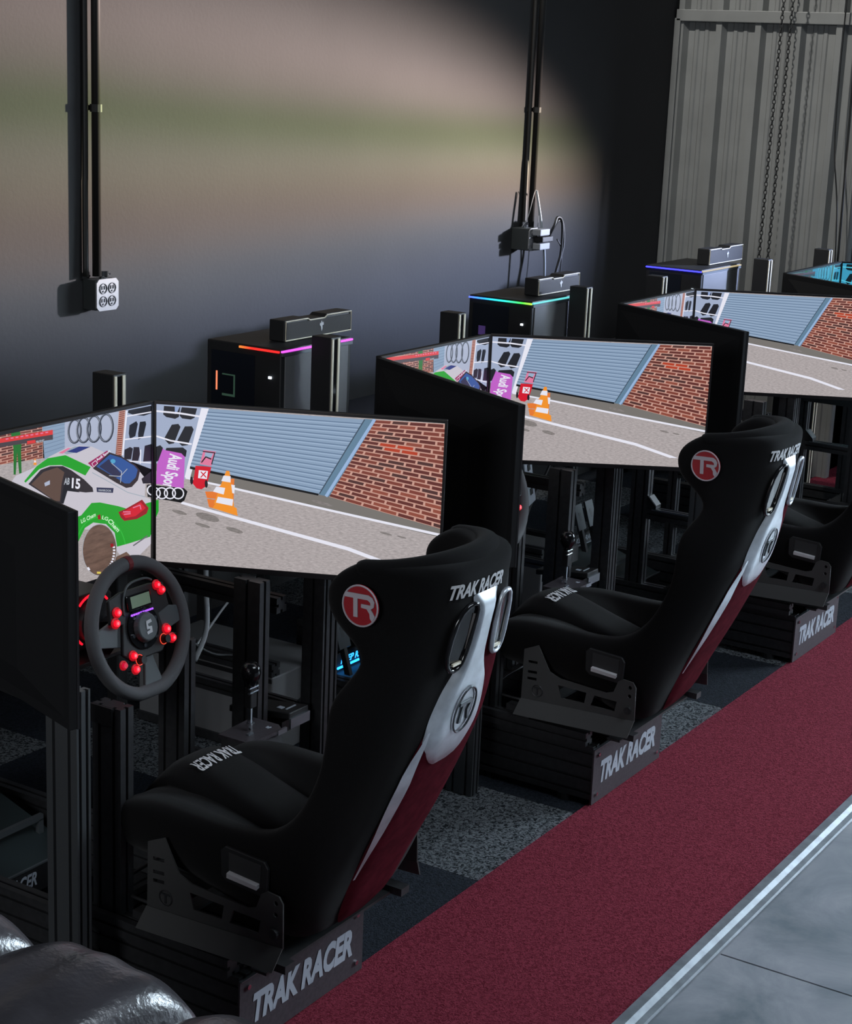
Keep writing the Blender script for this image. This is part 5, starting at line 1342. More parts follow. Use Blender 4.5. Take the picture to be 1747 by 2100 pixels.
        bm = B(); cyl(bm, (s * 0.2505, 1.913, 0.330), (s * 0.260, 1.913, 0.330), 0.011, 10); link('bolt', bm, alu, br)
    # slider rails under the brackets
    bm = B()
    for s in (-1, 1): box(bm, s * 0.215 - 0.016, s * 0.215 + 0.016, 1.90, 2.31, 0.232, 0.25)
    for yy in (1.95, 2.24): box(bm, -0.255, 0.255, yy - 0.02, yy + 0.02, 0.230, 0.236)
    link('slider_rails', bm, alu, root)
    bm = B(); tube(bm, spline([(-0.2, 2.27, .26), (-0.2, 2.36, .262), (-0.19, 2.385, .275), (0.0, 2.39, .28), (0.19, 2.385, .275), (0.2, 2.36, .262), (0.2, 2.27, .26)], 4), 0.004, 6); link('adjuster_bar', bm, alu, root, smooth=True)
    return root
SEAT_X = 2.815
seat_spots = [(0, 0.0, 'black racing bucket seat nearest the camera, red badge on its wing'), (1.603, -0.004, 'middle black racing bucket seat facing the second set of monitors'), (3.165, 0.0, 'third black racing seat, cut off by the right edge of the photo'), (4.80, 0.0, 'farthest racing seat, hidden mostly by the third seat and monitors')]
proto = make_seat()
for i, (dx, dy, lab) in enumerate(seat_spots[:3]):
    o = proto if i == 0 else copy_tree(proto)
    o.location = (SEAT_X + dx, dy, 0); o['label'] = lab; o['group'] = 'racing seats along the carpet'
    if i == 2: pass

# ------------------------------------------------------------------ cockpit frames
def profile_bar(bm, a, b, w, h, up=(0, 0, 1), grooves=(1, 1)):
    """slotted aluminium profile between a and b; w across, h along up; grooves = slots on (w faces, h faces)"""
    a, b = Vector(a), Vector(b); d = (b - a).normalized(); u = Vector(up); s = d.cross(u).normalized(); u = s.cross(d).normalized()
    g, gd = 0.004, 0.008
    def side(L, n):
        pts = [0.0]
        for k in range(n):
            c = L * (k + 0.5) / n; pts += [c - g, c + g]
        return pts + [L]
    pr = []
    def edge(p, q, n, inward):
        L = (q - p).length; e = (q - p).normalized(); ss = side(L, n)
        for k, t in enumerate(ss[:-1]):
            x = p + e * t
            if k == 0: pr.append(x); continue
            if k % 2 == 1: pr.append(x); pr.append(x + inward * gd)
            else: pr.append(x + inward * gd); pr.append(x)
    c0, c1, c2, c3 = Vector((-w / 2, -h / 2)), Vector((w / 2, -h / 2)), Vector((w / 2, h / 2)), Vector((-w / 2, h / 2))
    edge(c0, c1, grooves[0], Vector((0, 1))); edge(c1, c2, grooves[1], Vector((-1, 0))); edge(c2, c3, grooves[0], Vector((0, -1))); edge(c3, c0, grooves[1], Vector((1, 0)))
    A = [bm.verts.new(a + s * p.x + u * p.y) for p in pr]; Bv = [bm.verts.new(b + s * p.x + u * p.y) for p in pr]
    n = len(pr)
    for i in range(n): bm.faces.new((A[i], A[(i + 1) % n], Bv[(i + 1) % n], Bv[i]))
    bm.faces.new(A[::-1]); bm.faces.new(Bv)
def bar(name, a, b, w, h, parent, m=None, up=(0, 0, 1), gr=(1, 1)):
    bm = B(); profile_bar(bm, a, b, w, h, up, gr); return link(name, bm, m or alu, parent)
def make_rig():
    r = thing('cockpit_frame', None, 'sim racing frame')
    for s in (-1, 1): bar('base_rail', (s * 0.2, 2.012, 0.11), (s * 0.2, 3.35, 0.11), 0.04, 0.16, r, gr=(1, 4))
    for s in (-1, 1): bar('seat_rail', (s * 0.215, 2.03, 0.211), (s * 0.215, 2.485, 0.211), 0.04, 0.04, r)
    for yy in (2.10, 2.62, 3.30): bar('cross_member', (-0.18, yy, 0.07), (0.18, yy, 0.07), 0.08, 0.04, r, gr=(2, 1))
    bm = holed([[(-.226, .018), (.226, .018), (.226, .196), (.02, .196), (-.01, .184), (-.226, .184)]], 0.005); xf(bm, lambda a, b, c: (a, 2.006 + c, b))
    pl = link('rear_plate', bm, plate_m, r, bevel=0.001)
    text_on('lettering', 'TRAK RACER', (-.182, 2.0028, .070), (.365, 0, 0), (0.0, 0, .070), grey_ink, pl, bold=0.05, shear=0.22)
    for x, z in ((-.199, .045), (.199, .045), (-.199, .165), (.199, .165)):
        bm = B(); cyl(bm, (x, 2.0035, z), (x, 1.999, z), 0.006, 8); link('screw', bm, chrome, pl)
    bm = B(); box(bm, -.224, -.02, 2.0, 2.009, .1845, .1865); box(bm, .06, .20, 1.996, 2.009, .1965, .2); link('bright_edge', bm, alu_light, pl)
    for x, y in ((-.195, 2.38), (.225, 2.56)): bar('wheel_upright', (x, y, 0.0), (x, y, 0.70), 0.04, 0.08, r, up=(0, 1, 0), gr=(1, 2))
    for s, x in ((-1, -.195), (1, .225)):
        bm = B(); prism(bm, [(2.36 if s < 0 else 2.53, .66), (2.62, .66), (2.76, .672), (2.76, .70), (2.36 if s < 0 else 2.53, .70)], lambda u, v, w: Vector((x + s * 0.021 + s * w, u, v)), 0.005); link('deck_arm', bm, black_paint, r)
    bm = B(); box(bm, -.19, .22, 2.58, 2.80, .700, .710); link('wheel_deck', bm, black_paint, r, bevel=0.002)
    bar('front_upright', (-.195, 2.655, 0.0), (-.195, 2.655, 0.80), 0.04, 0.07, r, up=(0, 1, 0), gr=(1, 2))
    sb = bar('side_bar', (-.195, 2.42, .462), (-.195, 2.62, .462), 0.04, 0.04, r)
    bm = B(); box(bm, -.216, -.213, 2.42, 2.60, .477, .483); link('bright_edge', bm, alu_light, sb)  # pale strip paints the highlight along the bar's top edge
    bm = B(); prism(bm, [(2.62, .484), (2.62, .53), (2.612, .53), (2.582, .498), (2.582, .484)], lambda u, v, w: Vector((-.216 + w, u, v)), 0.04); link('corner_bracket', bm, black_paint, sb)
    bm = B(); tube(bm, [(-.217, 2.616, .53), (-.217, 2.612, .526), (-.217, 2.582, .495), (-.217, 2.582, .488)], 0.0018, 5); link('bright_edge', bm, alu_light, sb)  # pale line paints the highlight on the bracket's edge
    for s, x in ((-1, -.195), (1, .225)):
        bm = B(); prism(bm, [(2.43, .19), (2.53, .19), (2.43, .27)], lambda u, v, w: Vector((x - 0.02 + w * 8, u, v)), 0.005); link('gusset', bm, bracket_m, r)
    for s in (-1, 1):
        for yy in (2.1, 3.2):
            bm = B(); cyl(bm, (s * 0.2, yy, 0.01), (s * 0.2, yy, 0.03), 0.025, 12); link('foot', bm, plastic, r)
    return r
RIG_X = 2.795
rigp = make_rig()
RIGS = [(0.0, 'black slotted-profile cockpit frame nearest the camera, plate reads TRAK RACER'), (1.600, 'second black cockpit frame, plate at the middle of the photo'), (3.168, 'third black cockpit frame, plate close to the right edge'), (4.80, 'farthest cockpit frame by the ribbed wall')]
for i, (dx, lab) in enumerate(RIGS):
    o = rigp if i == 0 else copy_tree(rigp)
    o.location = (RIG_X + dx, 0, 0); o['label'] = lab; o['group'] = 'cockpit frames in a row'
for c in [x for x in bpy.data.objects if x.parent == rigp and x.name.split('.')[0] in ('front_upright', 'side_bar')]:   # the nearest frame shows none
    for g in [x for x in bpy.data.objects if x.parent == c]: bpy.data.objects.remove(g)
    bpy.data.objects.remove(c)

# monitor stands: two posts with top beams, behind each set of three monitors
def make_stand():
    r = thing('monitor_stand', None, 'monitor stand')
    bar('post', (-0.355, 2.355, 0.012), (-0.355, 2.355, 0.79), 0.04, 0.085, r, m=mat('lit_profile', (0.085, 0.09, 0.095), 0.4, 0.5), up=(0, 1, 0), gr=(2, 2))  # left post coloured paler than the others, for the light on it
    bar('post', (0.6175, 2.425, 0.012), (0.6175, 2.425, 0.81), 0.065, 0.064, r, up=(0, 1, 0), gr=(3, 1))
    bar('post', (0.425, 2.495, 0.012), (0.425, 2.495, 0.812), 0.04, 0.08, r, up=(0, 1, 0), gr=(1, 1))
    for s, x in ((-1, -0.335), (1, 0.625)): bar('foot_bar', (x, 2.46 if x > 0 else 2.40, 0.04), (x, 2.92, 0.04), 0.04, 0.055, r)
    bar('cross_beam', (-0.36, 2.86, 0.95), (0.64, 2.86, 0.95), 0.04, 0.08, r, gr=(1, 2))
    for x in (-0.335, 0.625): bar('beam_leg', (x, 2.90, 0.06), (x, 2.90, 0.99), 0.04, 0.04, r, up=(0, 1, 0))
    bar('arm_bar', (0.50, 2.46, 0.735), (0.50, 2.90, 0.735), 0.04, 0.04, r)
    bar('arm_bar', (0.625, 2.43, 0.42), (0.625, 2.90, 0.42), 0.03, 0.03, r)
    bar('arm_bar', (0.625, 2.43, 0.205), (0.625, 2.90, 0.205), 0.03, 0.03, r)
    for (y, z) in ((2.45, 0.46), (2.45, 0.245)):
        bm = B(); prism(bm, [(0, 0), (0.06, 0), (0.05, 0.012), (0.012, 0.05), (0, 0.06)], lambda u, v, w: Vector((0.600 - w, y - 0.02 + u, z - 0.025 + v)), 0.012); link('corner_bracket', bm, alu_light, r)
    for x in (-0.335, 0.625):
        bm = B(); box(bm, x - 0.03, x + 0.03, 2.895, 2.93, 0.9, 1.0); link('mount_plate', bm, black_paint, r)
    return r
sp_ = make_stand()
for i, (dx, lab) in enumerate(((0, 'black monitor stand around the nearest seat, lit left post'), (1.60, 'black monitor stand carrying the second set of monitors'), (3.20, 'black monitor stand carrying the third set of monitors'))):
    o = sp_ if i == 0 else copy_tree(sp_)
    o.location = (RIG_X + dx, 0, 0); o['label'] = lab; o['group'] = 'monitor stands in a row'

# ------------------------------------------------------------------ monitors with their pictures
PAL = dict(asphalt=(168, 160, 160), bardark=(70, 60, 66), barred=(214, 52, 52), black=(12, 14, 18), blue=(38, 52, 120), blue2=(42, 84, 150), brick1=(122, 62, 52), brick2=(96, 48, 44), brick3=(140, 74, 60), brick4=(78, 50, 48), brick5=(176, 62, 38),
           brown=(104, 82, 72), cargreyl=(150, 165, 178), carwhite=(196, 192, 202), cyan=(80, 160, 200), door=(134, 156, 182), doorline=(96, 118, 146), doorlite=(150, 172, 198), glassb=(92, 72, 64), glassd=(44, 40, 46), green=(30, 158, 40), green2=(30, 110, 40), greenl=(44, 180, 56),
           greenw=(190, 235, 190), greyd=(100, 100, 108), greyl=(170, 176, 186), magenta=(150, 30, 90), mortar=(196, 150, 136), navy=(40, 46, 78), orange=(240, 146, 44), orange2=(226, 120, 50), pinkA=(190, 96, 196), pinkB=(220, 120, 156), rail=(98, 128, 152), raildark=(60, 76, 92), raillite=(150, 178, 215),
           red=(206, 22, 44), redlite=(150, 14, 30), ring=(52, 58, 72), ringl=(130, 136, 150), seam=(118, 114, 110), shelf=(158, 170, 196), shine=(140, 160, 200), sign=(170, 178, 200), stain=(128, 122, 120), tyre=(26, 28, 36), white=(228, 228, 240), yellow=(220, 200, 90))
def screen_mat(k, tint):
    n = 'screen_' + k + ('_cyan' if tint else '')
    if n in MT: return MT[n]
    c = srgb(*PAL[k])[:3]
    if tint: c = (c[0] * 0.12, c[1] * 0.75, c[2] * 0.85)
    m = mat(n, (0.004, 0.004, 0.004), 0.35, emit=c, es=1.0)
    if k in ('asphalt', 'stain', 'brown'):
        t = m.node_tree; b = t.nodes['Principled BSDF']; uv = t.nodes.new('ShaderNodeUVMap'); mp = t.nodes.new('ShaderNodeMapping'); mp.inputs['Scale'].default_value = (1.0, 3.0, 1); mp.inputs['Rotation'].default_value = (0, 0, RD(-12))
        t.links.new(uv.outputs[0], mp.inputs[0]); nz = t.nodes.new('ShaderNodeTexNoise'); nz.inputs['Scale'].default_value = 60 if k != 'brown' else 14; nz.inputs['Detail'].default_value = 6; nz.inputs['Roughness'].default_value = 0.7
        t.links.new(mp.outputs[0], nz.inputs['Vector']); r = t.nodes.new('ShaderNodeValToRGB'); t.links.new(nz.outputs[0], r.inputs[0])
        r.color_ramp.elements[0].position = 0.3; r.color_ramp.elements[1].position = 0.7
        r.color_ramp.elements[0].color = tuple(x * 0.66 for x in c) + (1,); r.color_ramp.elements[1].color = tuple(min(1, x * 1.38) for x in c) + (1,)
        t.links.new(r.outputs[0], b.inputs['Emission Color'])
    return m
def parse(S):
    out = []
    for ln in S.strip().split('\n'):
        f = ln.split('|')
        if f[0] == 'T':
            n = [int(v) / 1e4 for v in f[3].split()]; out.append((f[1], f[2], n))
        else:
            n = [int(v) / 1e4 for v in f[1].split()]; out.append((f[0], None, [(n[i], n[i + 1]) for i in range(0, len(n), 2)]))
    return out
PIC = {'track': parse(SCREEN_TRACK), 'car': parse(SCREEN_CAR)}
PIC['plain'] = [('asphalt', None, [(0, 0), (1, 0), (1, .45), (0, .4)]), ('mortar', None, [(0, .4), (1, .45), (1, 1), (0, 1)]), ('door', None, [(.2, .42), (.7, .44), (.7, 1), (.2, 1)]), ('white', None, [(0, .2), (1, .3), (1, .32), (0, .22)])]
MC = {}
def display_mesh(kind, w, h, tint):
    k = (kind, round(w, 3), round(h, 3), tint)
    if k in MC: return MC[k]
    bm = B(); uvl = bm.loops.layers.uv.new('UVMap'); mats = []; idx = {}
    def mi(c):
        if c not in idx: idx[c] = len(mats); mats.append(screen_mat(c, tint))
        return idx[c]
    N = len(PIC[kind])
    for q, (c, txt, n) in enumerate(PIC[kind]):
        y = -0.0008 * q / N - 0.0001
        if txt is None:
            try: fs = [bm.faces.new([bm.verts.new(((u - .5) * w, y, v * h)) for u, v in n])]
            except ValueError: continue
        else:
            tb = text_bm(txt, 0.03, 0.0); o = Vector(n[0:2]); X = Vector(n[2:4]) - o; Y = Vector(n[4:6]) - o; mp = {}
            for v in tb.verts:
                p = o + X * v.co.x + Y * v.co.y; mp[v] = bm.verts.new(((min(1, max(0, p.x)) - .5) * w, y, min(1, max(0, p.y)) * h))
            fs = []
            for f in tb.faces:
                try: fs.append(bm.faces.new([mp[v] for v in f.verts]))
                except ValueError: pass
            tb.free()
        for f in fs:
            f.material_index = mi(c)
            if f.normal.y == 0: f.normal_update()
            f.normal_update()
            if f.normal.y > 0: f.normal_flip()
            for l in f.loops: l[uvl].uv = (l.vert.co.x / w + .5, l.vert.co.z / h)
    me = bpy.data.meshes.new('display'); bm.to_mesh(me); bm.free()
    for m in mats: me.materials.append(m)
    MC[k] = me; return me
def monitor(p0, p1, kind, label, z0=0.815, z1=1.228, tint=False):
    """p0 left end, p1 right end seen from the seat"""
    p0, p1 = Vector(p0 + (0,)), Vector(p1 + (0,)); w = (p1 - p0).length; c = (p0 + p1) / 2; a = math.atan2(p1.y - p0.y, p1.x - p0.x)
    t = thing('monitor', label, 'monitor', (c.x, c.y, z0), 'monitors in sets of three', rz=a); h = z1 - z0
    bm = B(); box(bm, -w / 2 + .001, w / 2 - .001, 0, 0.018, 0, h)
    A = [(-w / 2 + .02, .018, .02), (w / 2 - .02, .018, .02), (w / 2 - .02, .018, h - .02), (-w / 2 + .02, .018, h - .02)]; Bq = [(-w / 4, .042, .08), (w / 4, .042, .08), (w / 4, .042, h - .1), (-w / 4, .042, h - .1)]
    va = [bm.verts.new(p) for p in A]; vb = [bm.verts.new(p) for p in Bq]
    for i in range(4): bm.faces.new((va[i], va[(i + 1) % 4], vb[(i + 1) % 4], vb[i]))
    bm.faces.new(vb); bm.faces.new(va[::-1])
    link('housing', bm, mat('monitor_back', (0.010, 0.010, 0.011), 0.7, spec=0.25), t, bevel=0.002)
    bt, bs, bb = 0.007, 0.006, 0.013
    bm = B()
    box(bm, -w / 2, w / 2, -0.003, 0.002, h - bt, h); box(bm, -w / 2, w / 2, -0.003, 0.002, 0, bb); box(bm, -w / 2, -w / 2 + bs, -0.003, 0.002, bb, h - bt); box(bm, w / 2 - bs, w / 2, -0.003, 0.002, bb, h - bt)
    link('bezel', bm, bezel_m, t)
    o = bpy.data.objects.new('display', display_mesh(kind, w - 2 * bs, h - bt - bb, tint)); COL.objects.link(o); o.parent = t; o.location = (0, -0.0005, bb)
    bm = B(); box(bm, -0.05, 0.05, 0.042, 0.052, h / 2 - .05, h / 2 + .05); link('mount', bm, black_paint, t)
    return t
SETS = [((2.255, 2.150), (2.455, 2.768), (2.452, 2.742), (3.140, 2.742), (3.443, 2.096), 'nearest'), ((3.748, 2.060), (4.085, 2.715), (4.090, 2.724), (4.707, 2.724), (5.076, 2.126), 'second'),
        ((5.420, 2.152), (5.735, 2.775), (5.735, 2.771), (6.377, 2.771), (6.72, 2.15), 'third'), ((6.93, 2.12), (7.25, 2.72), (7.255, 2.73), (7.966, 2.735), (8.30, 2.12), 'farthest')]
for i, (a, b, c, d, e, nm) in enumerate(SETS):
    monitor(a, b, 'plain', 'left monitor of the %s set, its black back towards the camera' % nm, tint=(i == 3), z0=0.806)
    monitor((c[0] + .003, c[1]), (d[0] - .002, d[1]), 'car', 'centre monitor of the %s set, showing %s' % (nm, 'a green and white race car' if i == 0 else ('a white banner with four rings'if i < 3 else 'a cyan tinted picture')), tint=(i == 3))
    monitor((d[0] + .004, d[1]), e, 'track', 'right monitor of the %s set, showing %s' % (nm, 'a blue garage door and brick wall' if i < 3 else 'a cyan tinted garage'), tint=(i == 3))
# ------------------------------------------------------------------ steering wheels on their motors
def make_wheel():
    r = thing('steering_wheel', None, 'steering wheel')
    T = Matrix.Rotation(RD(-14), 4, 'X')           # local: x right, z up in the wheel plane, -y to the driver
    def L(name, bm, m, par=r, **k):
        for v in bm.verts: v.co = T @ v.co
        return link(name, bm, m, par, **k)
    R0 = 0.148; pts = []
    for k in range(48):
        a = 2 * pi * k / 48; rr = R0; z = rr * sin(a)
        pts.append((rr * cos(a), 0, max(z, -R0 * 0.97)))
    bm = B(); tube(bm, pts, 0.0165, 12, closed=True); L('rim', bm, grip_m, smooth=True)
    bm = B(); tube(bm, [(R0 * cos(a), -0.0005, R0 * sin(a)) for a in (pi / 2 + .06, pi / 2 + .02, pi / 2 - .03)], 0.0172, 12); s_ = L('centre_marker', bm, mat('marker_red', (0.16, 0.01, 0.015), 0.7)); s_['label'] = 'red stripe at the top'
    bm = B()
    prism(bm, [(-.142, .020), (-.145, -.012), (-.06, -.030), (.06, -.030), (.145, -.012), (.142, .020), (.06, .040), (-.06, .040)], lambda u, v, w: Vector((u, -0.004 + w, v)), 0.008)
    prism(bm, [(-.028, -.02), (.028, -.02), (.026, -.075), (.046, -.142), (-.020, -.142), (-.004, -.075)], lambda u, v, w: Vector((u, -0.004 + w, v)), 0.008)
    L('spokes', bm, grey_plastic, bevel=0.002)
    bm = B(); prism(bm, [(-.096, .030), (-.090, .082), (-.050, .092), (.050, .092), (.092, .086), (.098, .030), (.06, .02), (.072, -.045), (.05, -.066), (-.05, -.066), (-.076, -.045), (-.06, .02)], lambda u, v, w: Vector((u, -0.012 + w, v)), 0.010); L('face_plate', bm, plastic, bevel=0.003)
    bm = B(); ring = [(0.043 * cos(a * pi / 12), -0.016, 0.002 + 0.043 * sin(a * pi / 12)) for a in range(24)]; cyl(bm, (0, -0.013, 0.002), (0, -0.016, 0.002), 0.050, 24); h = L('hub_ring', bm, gloss_black)
    bm = B(); cyl(bm, (0, -0.016, 0.002), (0, -0.030, 0.002), 0.036, 24, r2=0.031); hub = L('hub_cap', bm, grey_plastic, smooth=False, bevel=0.003)
    for k in range(6):
        a = k * pi / 3 + .3; bm = B(); cyl(bm, (0.041 * cos(a), -0.016, .002 + 0.041 * sin(a)), (0.041 * cos(a), -0.020, .002 + 0.041 * sin(a)), 0.0045, 8); L('hub_bolt', bm, chrome, hub)
    bm = B()
    for poly in ([(-.006, .016), (.010, .018), (.012, .011), (-.002, .009), (-.001, .003), (.010, .002), (.009, -.012), (-.008, -.014), (-.009, -.008), (.002, -.006), (.002, -.003), (-.008, -.003)],):
        prism(bm, poly, lambda u, v, w: Vector((u, -0.0305 - w, v)), 0.001)
    L('logo', bm, white_ink, hub)
    bm = B(); box(bm, -.040, .040, -0.018, -0.012, .044, .080); d = L('dash_display', bm, gloss_black, bevel=0.003)
    bm = B(); box(bm, -.028, .034, -0.0186, -0.0178, .050, .076); L('screen', bm, emis('dash_screen', srgb(90, 110, 92)[:3], 0.7), d)
    bm = B()
    for k in range(10): box(bm, -.036 + k * .0075, -.031 + k * .0075, -0.020, -0.018, .034, .038)
    L('rev_lights', bm, emis('violet_led', (0.35, 0.08, 0.9), 1.6))
    bm = B(); tube(bm, spline([(-.052, -.012, .040), (-.044, -.014, .080), (-.02, -.014, .104), (.03, -.014, .107), (.055, -.012, .098)], 5), 0.003, 6); L('display_hood', bm, grey_plastic, smooth=True)
    for x, z, rr in ((-.073, .052, .0075), (-.083, .030, .0075), (.066, .084, .007), (.078, .070, .007), (.072, -.020, .008), (.085, -.044, .007), (-.048, -.052, .007), (-.048, -.083, .007), (-.083, -.065, .006)):
        bm = B(); cyl(bm, (x, -0.011, z), (x, -0.022, z), rr, 12); bt = L('button', bm, red_core if rr > .0065 else emis('dim_red_led', (0.8, 0.005, 0.05), 0.7))
        bm = B(); tube(bm, [(x + (rr + .0025) * cos(a * pi / 6), -0.0135, z + (rr + .0025) * sin(a * pi / 6)) for a in range(12)], 0.003, 6, closed=True); L('button_bloom', bm, emis('red_halo', (1, 0.005, 0.02), 0.35), bt)  # glowing ring stands in for the bloom around the button
        if rr > .0065: bm = B(); cyl(bm, (x, -0.022, z), (x, -0.0225, z), rr * .5, 10); L('light_dot', bm, emis('red_dot_core', (1.0, .13, .17), 1.6), bt)
    for x, z in ((-.030, -.066), (.058, -.040)):
        bm = B(); cyl(bm, (x, -0.011, z), (x, -0.028, z), 0.009, 14); kb = L('rotary_knob', bm, plastic)
        bm = B(); tube(bm, [(x + .012 * cos(a * pi / 9), -0.014, z + .012 * sin(a * pi / 9)) for a in range(18)], 0.001, 5, closed=True); L('knob_light', bm, emis('red_ring_light', (1, 0.08, 0.04), 0.9), kb)
    for s in (-1, 1):
        bm = B(); prism(bm, [(s * .05, .03), (s * .12, .042), (s * .125, -.03), (s * .09, -.045), (s * .05, -.02)], lambda u, v, w: Vector((u, 0.022 + w, v)), 0.003); L('shift_paddle', bm, plastic)
    bm = B(); cyl(bm, (0, 0.004, 0), (0, 0.09, 0), 0.032, 18); L('quick_release', bm, alu)
    return r
wp = make_wheel()
for i, (dx, lab) in enumerate(((0, 'grey steering wheel with glowing red buttons before the nearest seat'), (1.60, 'second steering wheel, only its right rim showing past the black monitor'),)):
    o = wp if i == 0 else copy_tree(wp); o.location = (2.817 + dx, 2.50, 0.788); o['label'] = lab; o['group'] = 'steering wheels'
def make_motor():
    r = thing('wheel_motor', None, 'wheel base motor')
    bm = B(); prism(bm, [(-.065, -.05), (-.05, -.065), (.05, -.065), (.065, -.05), (.065, .05), (.05, .065), (-.05, .065), (-.065, .05)], lambda u, v, w: Vector((u, w, v)), 0.20); link('motor_body', bm, plastic, r, bevel=0.003)
    bm = B(); cyl(bm, (0, 0.0, 0), (0, -0.018, 0), 0.052, 24); link('front_disc', bm, alu, r)
    for a0, a1 in ((40, 140), (170, 235), (300, 370)):
        bm = B(); tube(bm, [(.061 * cos(RD(a)), -0.003, .061 * sin(RD(a))) for a in range(a0, a1 + 1, 8)], 0.0028, 6); link('light_arc', bm, emis('motor_red_led', (1.0, 0.01, 0.03), 1.2), r)
    bm = B(); box(bm, -.06, .06, .02, .18, -.085, -.064); link('mount_foot', bm, black_paint, r)
    return r
mp_ = make_motor()
for i, (dx, lab) in enumerate(((0, 'black wheel base motor with red light arcs behind the nearest wheel'),)):
    o = mp_ if i == 0 else copy_tree(mp_); o.location = (2.80 + dx, 2.625, 0.786); o['label'] = lab; o['group'] = 'wheel base motors'

# ------------------------------------------------------------------ shifters
def make_shifter():
    r = thing('shifter', None, 'gear shifter')
    bm = B(); prism(bm, [(-.065, -.05), (.055, -.055), (.075, -.03), (.075, .05), (-.065, .045)], lambda u, v, w: Vector((u, v, -0.008 + w)), 0.008); link('top_plate', bm, plate_m, r)
    bm = B(); box(bm, -.06, .07, -.045, .04, -.10, -.008); link('shifter_box', bm, mat('shifter_case', (0.045, 0.047, 0.05), 0.55), r, bevel=0.002)
    for q in ((.04, .075, -.056, -.050, -.012, .0), (-.03, -.01, -.02, -.012, .0, .004), (.02, .045, .02, .026, .0, .004)):
        bm = B(); box(bm, *q); link('edge_clip', bm, alu_light, r)
    bm = B(); cyl(bm, (0, 0, 0), (0, 0, .02), 0.008, 10); cyl(bm, (0, 0, .018), (0, 0, .075), 0.0065, 10); link('lever', bm, chrome, r, smooth=False)
    bm = B(); box(bm, -.011, .013, -.010, .010, .060, .112); link('lever_sleeve', bm, plastic, r, bevel=0.002)
    bm = B()
    for z in (.100, .112): cyl(bm, (-.016, -.008, z), (.018, -.008, z), 0.0035, 8)
    link('clamp_bolt', bm, chrome, r)
    bm = B(); prof = [(0.0, .108), (.010, .108), (.013, .120), (.021, .132), (.025, .148), (.022, .163), (.013, .173), (0, .175)]; rings = []
    for rr, z in prof[1:-1]: rings.append([bm.verts.new((rr * cos(a * pi / 10), rr * sin(a * pi / 10), z)) for a in range(20)])
    for a, b in zip(rings[:-1], rings[1:]):
        for k in range(20): bm.faces.new((a[k], a[(k + 1) % 20], b[(k + 1) % 20], b[k]))
    bm.faces.new(rings[0][::-1]); bm.faces.new(rings[-1]); link('knob', bm, gloss_black, r, smooth=True)
    bm = B()
    for poly in ([(-.007, .004), (.004, .006), (.005, .002), (-.002, .0), (.006, -.004), (.003, -.007), (-.008, -.004)],): prism(bm, poly, lambda u, v, w: Vector((.045 + u, -.022 + v, w)), 0.001)
    link('logo', bm, grey_ink, r)
    bar('side_arm', (-0.09, .02, -.12), (0.06, .02, -.12), 0.04, 0.04, r)
    return r
sh = make_shifter()
for i, (x, y, z, lab) in enumerate(((3.118, 2.415, 0.470, 'black gear shifter with chrome lever beside the nearest seat'), (4.724, 2.415, 0.466, 'second gear shifter standing past the middle seat cushion'))):
    o = sh if i == 0 else copy_tree(sh); o.location = (x, y, z); o['label'] = lab; o['group'] = 'gear shifters'
# handbrake-like flat module behind each shifter
for i, (dx, lab) in enumerate(((0, 'flat black control module with a grey mark beside the nearest shifter'), (1.6, 'flat black control module beside the second shifter'))):
    t = thing('handbrake_module', lab, 'handbrake', (3.31 + dx, 2.50, 0.435), 'handbrake modules')
    bm = B(); prism(bm, [(-.04, -.09), (.04, -.09), (.04, .06), (.02, .10), (-.04, .10)], lambda u, v, w: Vector((u, v, .006 - v * .12 + w)), 0.018); link('cover', bm, plastic, t, bevel=0.003)
    bm = B(); box(bm, -.02, -.005, -.05, -.035, .030, .0316); box(bm, -.02, .02, -.066, -.062, .032, .034); link('mark', bm, grey_ink, t)
    bm = B(); box(bm, -.04, .04, -.095, -.09, -.006, .020); link('front_lip', bm, alu_light, t)
    bm = B(); box(bm, -.03, .03, -.06, .08, -.03, .0); link('base', bm, black_paint, t)

